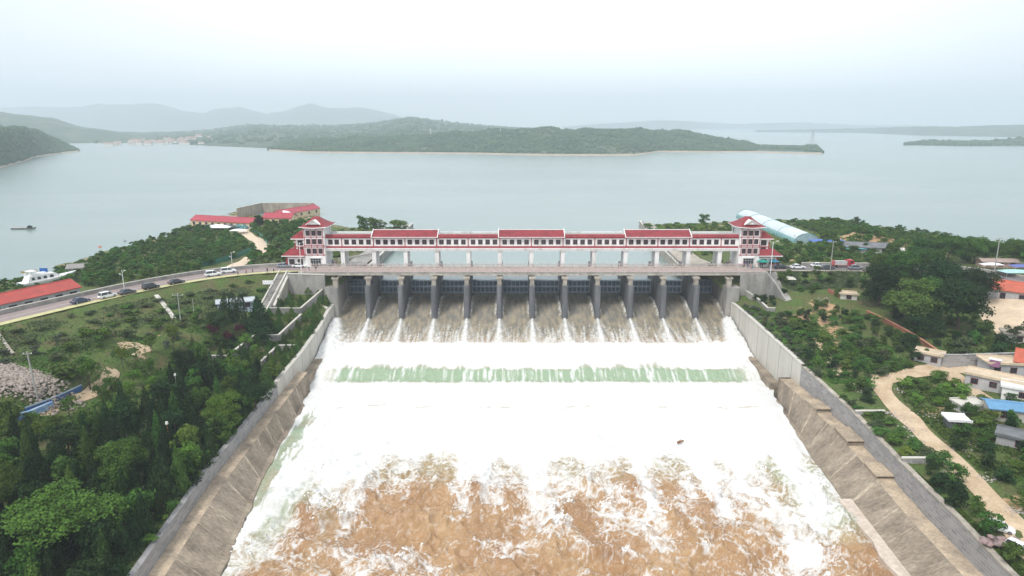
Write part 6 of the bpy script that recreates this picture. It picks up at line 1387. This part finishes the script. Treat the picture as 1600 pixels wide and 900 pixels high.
def cab(x0, x1, x2, x3, w_, z0, z1, mb): mb.add([(x0, -w_, z0), (x3, -w_*.7, z0), (x3, w_*.7, z0), (x0, w_, z0), (x1, -w_*.85, z1), (x2, -w_*.6, z1), (x2, w_*.6, z1), (x1, w_*.85, z1)], [(0, 1, 5, 4), (1, 2, 6, 5), (2, 3, 7, 6), (3, 0, 4, 7), (4, 5, 6, 7)])
cab(-6.2, -5.4, 1.8, 4.4, 1.8, 2.0, 3.7, mb); cab(-4.6, -4.8, -.5, .8, 1.5, 3.7, 4.2, mb); mb.build('cabin', wht, th)
mb = MB(); 
for x_, w_ in ((-4.6, 1.0), (-3.0, 1.1), (-1.3, 1.2), (.6, 1.3)): mb.add([(x_-w_*.4, -1.78+max(0, x_)*.1, 2.5), (x_+w_*.45, -1.74+max(0, x_)*.12, 2.5), (x_+w_*.35, -1.62+max(0, x_)*.12, 3.3), (x_-w_*.4, -1.68+max(0, x_)*.1, 3.3)], [(0, 1, 2, 3)])
mb.build('window', glass, th)
mb = MB().bar((-5.6, -1.5, 3.7), (-4.8, -1.4, 5.0), .3, .15).bar((-5.6, 1.5, 3.7), (-4.8, 1.4, 5.0), .3, .15).box(-5.4, -3.2, -1.6, 1.6, 4.95, 5.1); mb.build('radar_arch', wht, th)
mb = MB()
for k in range(7): x_ = 2.4+k; w_ = max(1.85-.27*k, .1); mb.tube((x_, -w_, 2.4), (x_, -w_, 3.1), .04, n=5)
mb.bar((2.4, -1.85, 3.1), (8.4, -.15, 3.6), .06); mb.build('bow_rail', pole_m, th)
# small fishing boat on the lake
x, y = at(35, 358, RES); th = thing('fishing_boat', 'small dark fishing boat with a dark engine hump on the left lake', 'boat', (x, y, RES-.1), R(6))
dk = mat('boat_dark', (.14, .15, .14), .7, .2, 1); mb = MB(); hull([(-5, .7, .7, -.2), (-2, 1.1, .65, -.3), (2.5, 1.1, .7, -.3), (5, .6, .8, 0), (6.4, .05, 1.1, .5)], mb); mb.build('hull', dk, th)
MB().box(2.6, 4.4, -.7, .7, .6, 1.6).tube((3.4, 0, 1.6), (3.4, 0, 2.0), .5, .3, 8).build('engine_cover', black, th); MB().box(-4.6, 2.4, -.8, .8, .7, .82).build('deck', mat('boat_deck', (.35, .33, .3), .8), th)
for px, py, lab in ((156, 386, 'tiny orange buoy on the lake near the orchard'), (195, 377, 'tiny grey buoy on the lake farther along the orchard')):
    x, y = at(px, py, RES); th = thing('buoy', lab, 'buoy', (x, y, RES)); MB().tube((0, 0, -.3), (0, 0, .35), .7, .6, 10).build('float', mat('buoy_orange' if 'orange' in lab else 'buoy_grey', (.7, .2, .05) if 'orange' in lab else (.3, .3, .3), .5), th); MB().tube((0, 0, .35), (0, 0, 1.0), .1, .06, 6).build('mast', pole_m, th)
# ---------------------------------------------------------------- people
def person_mesh(pose):
    J = [((0, 0, .95), .15), ((0, 0, 1.18), .14), ((0, 0, 1.40), .165), ((0, 0, 1.52), .06), ((0, .01, 1.62), .105), ((0, .01, 1.71), .085),
         ((-.1, 0, .88), .10), ((-.12, .03+pose*.10, .5), .065), ((-.12, -.02+pose*.16, .08), .045), ((-.12, -.14+pose*.16, .03), .04),
         ((.1, 0, .88), .10), ((.12, .03-pose*.08, .5), .065), ((.12, -.02-pose*.14, .08), .045), ((.12, -.14-pose*.14, .03), .04),
         ((-.2, 0, 1.40), .065), ((-.25, .02-pose*.08, 1.12), .045), ((-.25, -.06-pose*.14, .88), .035), ((.2, 0, 1.40), .065), ((.25, .02+pose*.08, 1.12), .045), ((.25, -.08+pose*.1, .88), .035)]
    E = [(0, 1), (1, 2), (2, 3), (3, 4), (4, 5), (0, 6), (6, 7), (7, 8), (8, 9), (0, 10), (10, 11), (11, 12), (12, 13), (2, 14), (14, 15), (15, 16), (2, 17), (17, 18), (18, 19)]
    me = bpy.data.meshes.new('person'); me.from_pydata([j[0] for j in J], E, []); o = link('person', me); sk = o.modifiers.new('s', 'SKIN'); ss = o.modifiers.new('u', 'SUBSURF'); ss.levels = 1; ss.render_levels = 1
    for v, j in zip(me.skin_vertices[0].data, J): v.radius = (j[1], j[1]*.8)
    me.skin_vertices[0].data[0].use_root = True
    dg = bpy.context.evaluated_depsgraph_get(); m2 = bpy.data.meshes.new_from_object(o.evaluated_get(dg)); bpy.data.objects.remove(o)
    m2.materials.clear()
    for m in (skin, hairm, white, black): m2.materials.append(m)
    for p in m2.polygons:
        c = p.center; i = 3 if c.z < .95 else 2
        if c.z > 1.5: i = 0
        if c.z > 1.66 or (c.z > 1.56 and c.y > .05): i = 1
        if abs(c.x) > .2 and c.z < 1.15: i = 0
        if c.z < .07: i = 1
        p.material_index = i; p.use_smooth = True
    return m2
PM = [person_mesh(0), person_mesh(1), person_mesh(-.6)]
SH = {'white': (.7, .7, .7), 'red': (.45, .05, .05), 'blue': (.06, .12, .35), 'dark': (.03, .03, .035), 'yellow': (.6, .45, .12), 'pink': (.6, .3, .32), 'teal': (.05, .3, .3), 'grey': (.3, .3, .3), 'orange': (.6, .2, .05)}
def person(px, py, shirt, trous, label, z=.012, world=None, group=None, pose=None):
    x, y = world or at(px, py, z); o = link('person', PM[rt.randrange(3) if pose is None else pose]); o.location = (x, y, z); o.rotation_euler = (0, 0, rt.uniform(0, 6.28))
    o.material_slots[2].link = 'OBJECT'; o.material_slots[2].material = mat('shirt_'+shirt, SH[shirt], .9, .1, 5); o.material_slots[3].link = 'OBJECT'; o.material_slots[3].material = mat('trousers_'+trous, SH[trous], .9, .1, 5)
    return tag(o, label, 'person', group)
for a in ((385, 428, 'red', 'dark', 'person in a red shirt walking on the road left of the left tower'), (395, 426, 'grey', 'dark', 'person in grey walking on the crest road right of the one in red'), (418, 427, 'dark', 'dark', 'left one of two dark dressed people above the floodlight pole'), (428, 427, 'dark', 'dark', 'right one of two dark dressed people above the floodlight pole'),
          (372, 430, 'grey', 'dark', 'person in grey at the road edge right of the white cars'), (483, 425, 'blue', 'dark', 'person in blue leaning by the bridge end at the left tower'), (494, 424, 'dark', 'dark', 'person in dark clothes at the left bridge railing'), (502, 416, 'white', 'dark', 'person in white at the left tower door'), (520, 413.5, 'blue', 'dark', 'person in blue walking on the left part of the bridge')):
    person(*a)
cl_ = ['white', 'red', 'blue', 'dark', 'yellow', 'pink', 'teal', 'grey', 'orange']
for k in range(22):
    px = 1160+k*2.55+rt.uniform(-.6, .6); py = rt.uniform(415.5, 422.5); person(px, py, cl_[k % 9], rt.choice(['dark', 'blue', 'grey']), f'person in a {cl_[k % 9]} top standing in the crowd in front of the right tower', group='crowd in front of the right tower')
for k, px in enumerate((1112, 1128, 1140, 1150)): person(px, 413.8, ['white', 'dark', 'pink', 'white'][k], 'dark', ['person in white on the bridge just left of the last column', 'person in dark clothes on the bridge near the last column', 'person in pink on the bridge near the right tower', 'person in white at the corner of the right tower'][k])
def parasol(px, py, lab, col, r=1.7):
    x, y = at(px, py, 0); th = thing('parasol', lab, 'parasol', (x, y, .012)); MB().tube((0, 0, 0), (0, 0, 2.5), .04, n=6).build('pole', pole_m, th)
    mb = MB(); P = [(r*math.cos(a), r*math.sin(a), 2.05-.08*(i % 2)) for i, a in enumerate(np.linspace(0, 2*math.pi, 17)[:-1])]; mb.add(P+[(0, 0, 2.6)], [(i, (i+1) % 16, 16) for i in range(16)]); mb.build('canopy', mat('parasol_'+lab[:4], col, .7), th); MB().tube((0, 0, 0), (0, 0, .12), .28, n=10).build('base', conc, th)
parasol(1191, 418, 'green parasol over the crowd in front of the right tower', (.02, .28, .22), 1.9); parasol(1209, 418, 'teal blue parasol at the right side of the crowd by the tower', (.02, .18, .26), 1.7)
x, y, z = onground(1233, 436); th = thing('signboard', 'pale blank panel lying on the green slope below the right crest road', 'panel', (x, y, z)); MB().add([(-1.8, -1, .2), (1.8, -1.2, .2), (1.6, 1, .9), (-1.9, 1, .9), (-1.8, -1, .1), (1.8, -1.2, .1), (1.6, 1, .8), (-1.9, 1, .8)], [(0, 1, 2, 3), (7, 6, 5, 4), (0, 4, 5, 1), (1, 5, 6, 2), (2, 6, 7, 3), (3, 7, 4, 0)]).build('panel', concl, th); MB().tube((-1.5, .8, -.5), (-1.5, .8, .8), .06, n=6).tube((1.3, .8, -.5), (1.3, .8, .8), .06, n=6).build('support', pole_m, th)
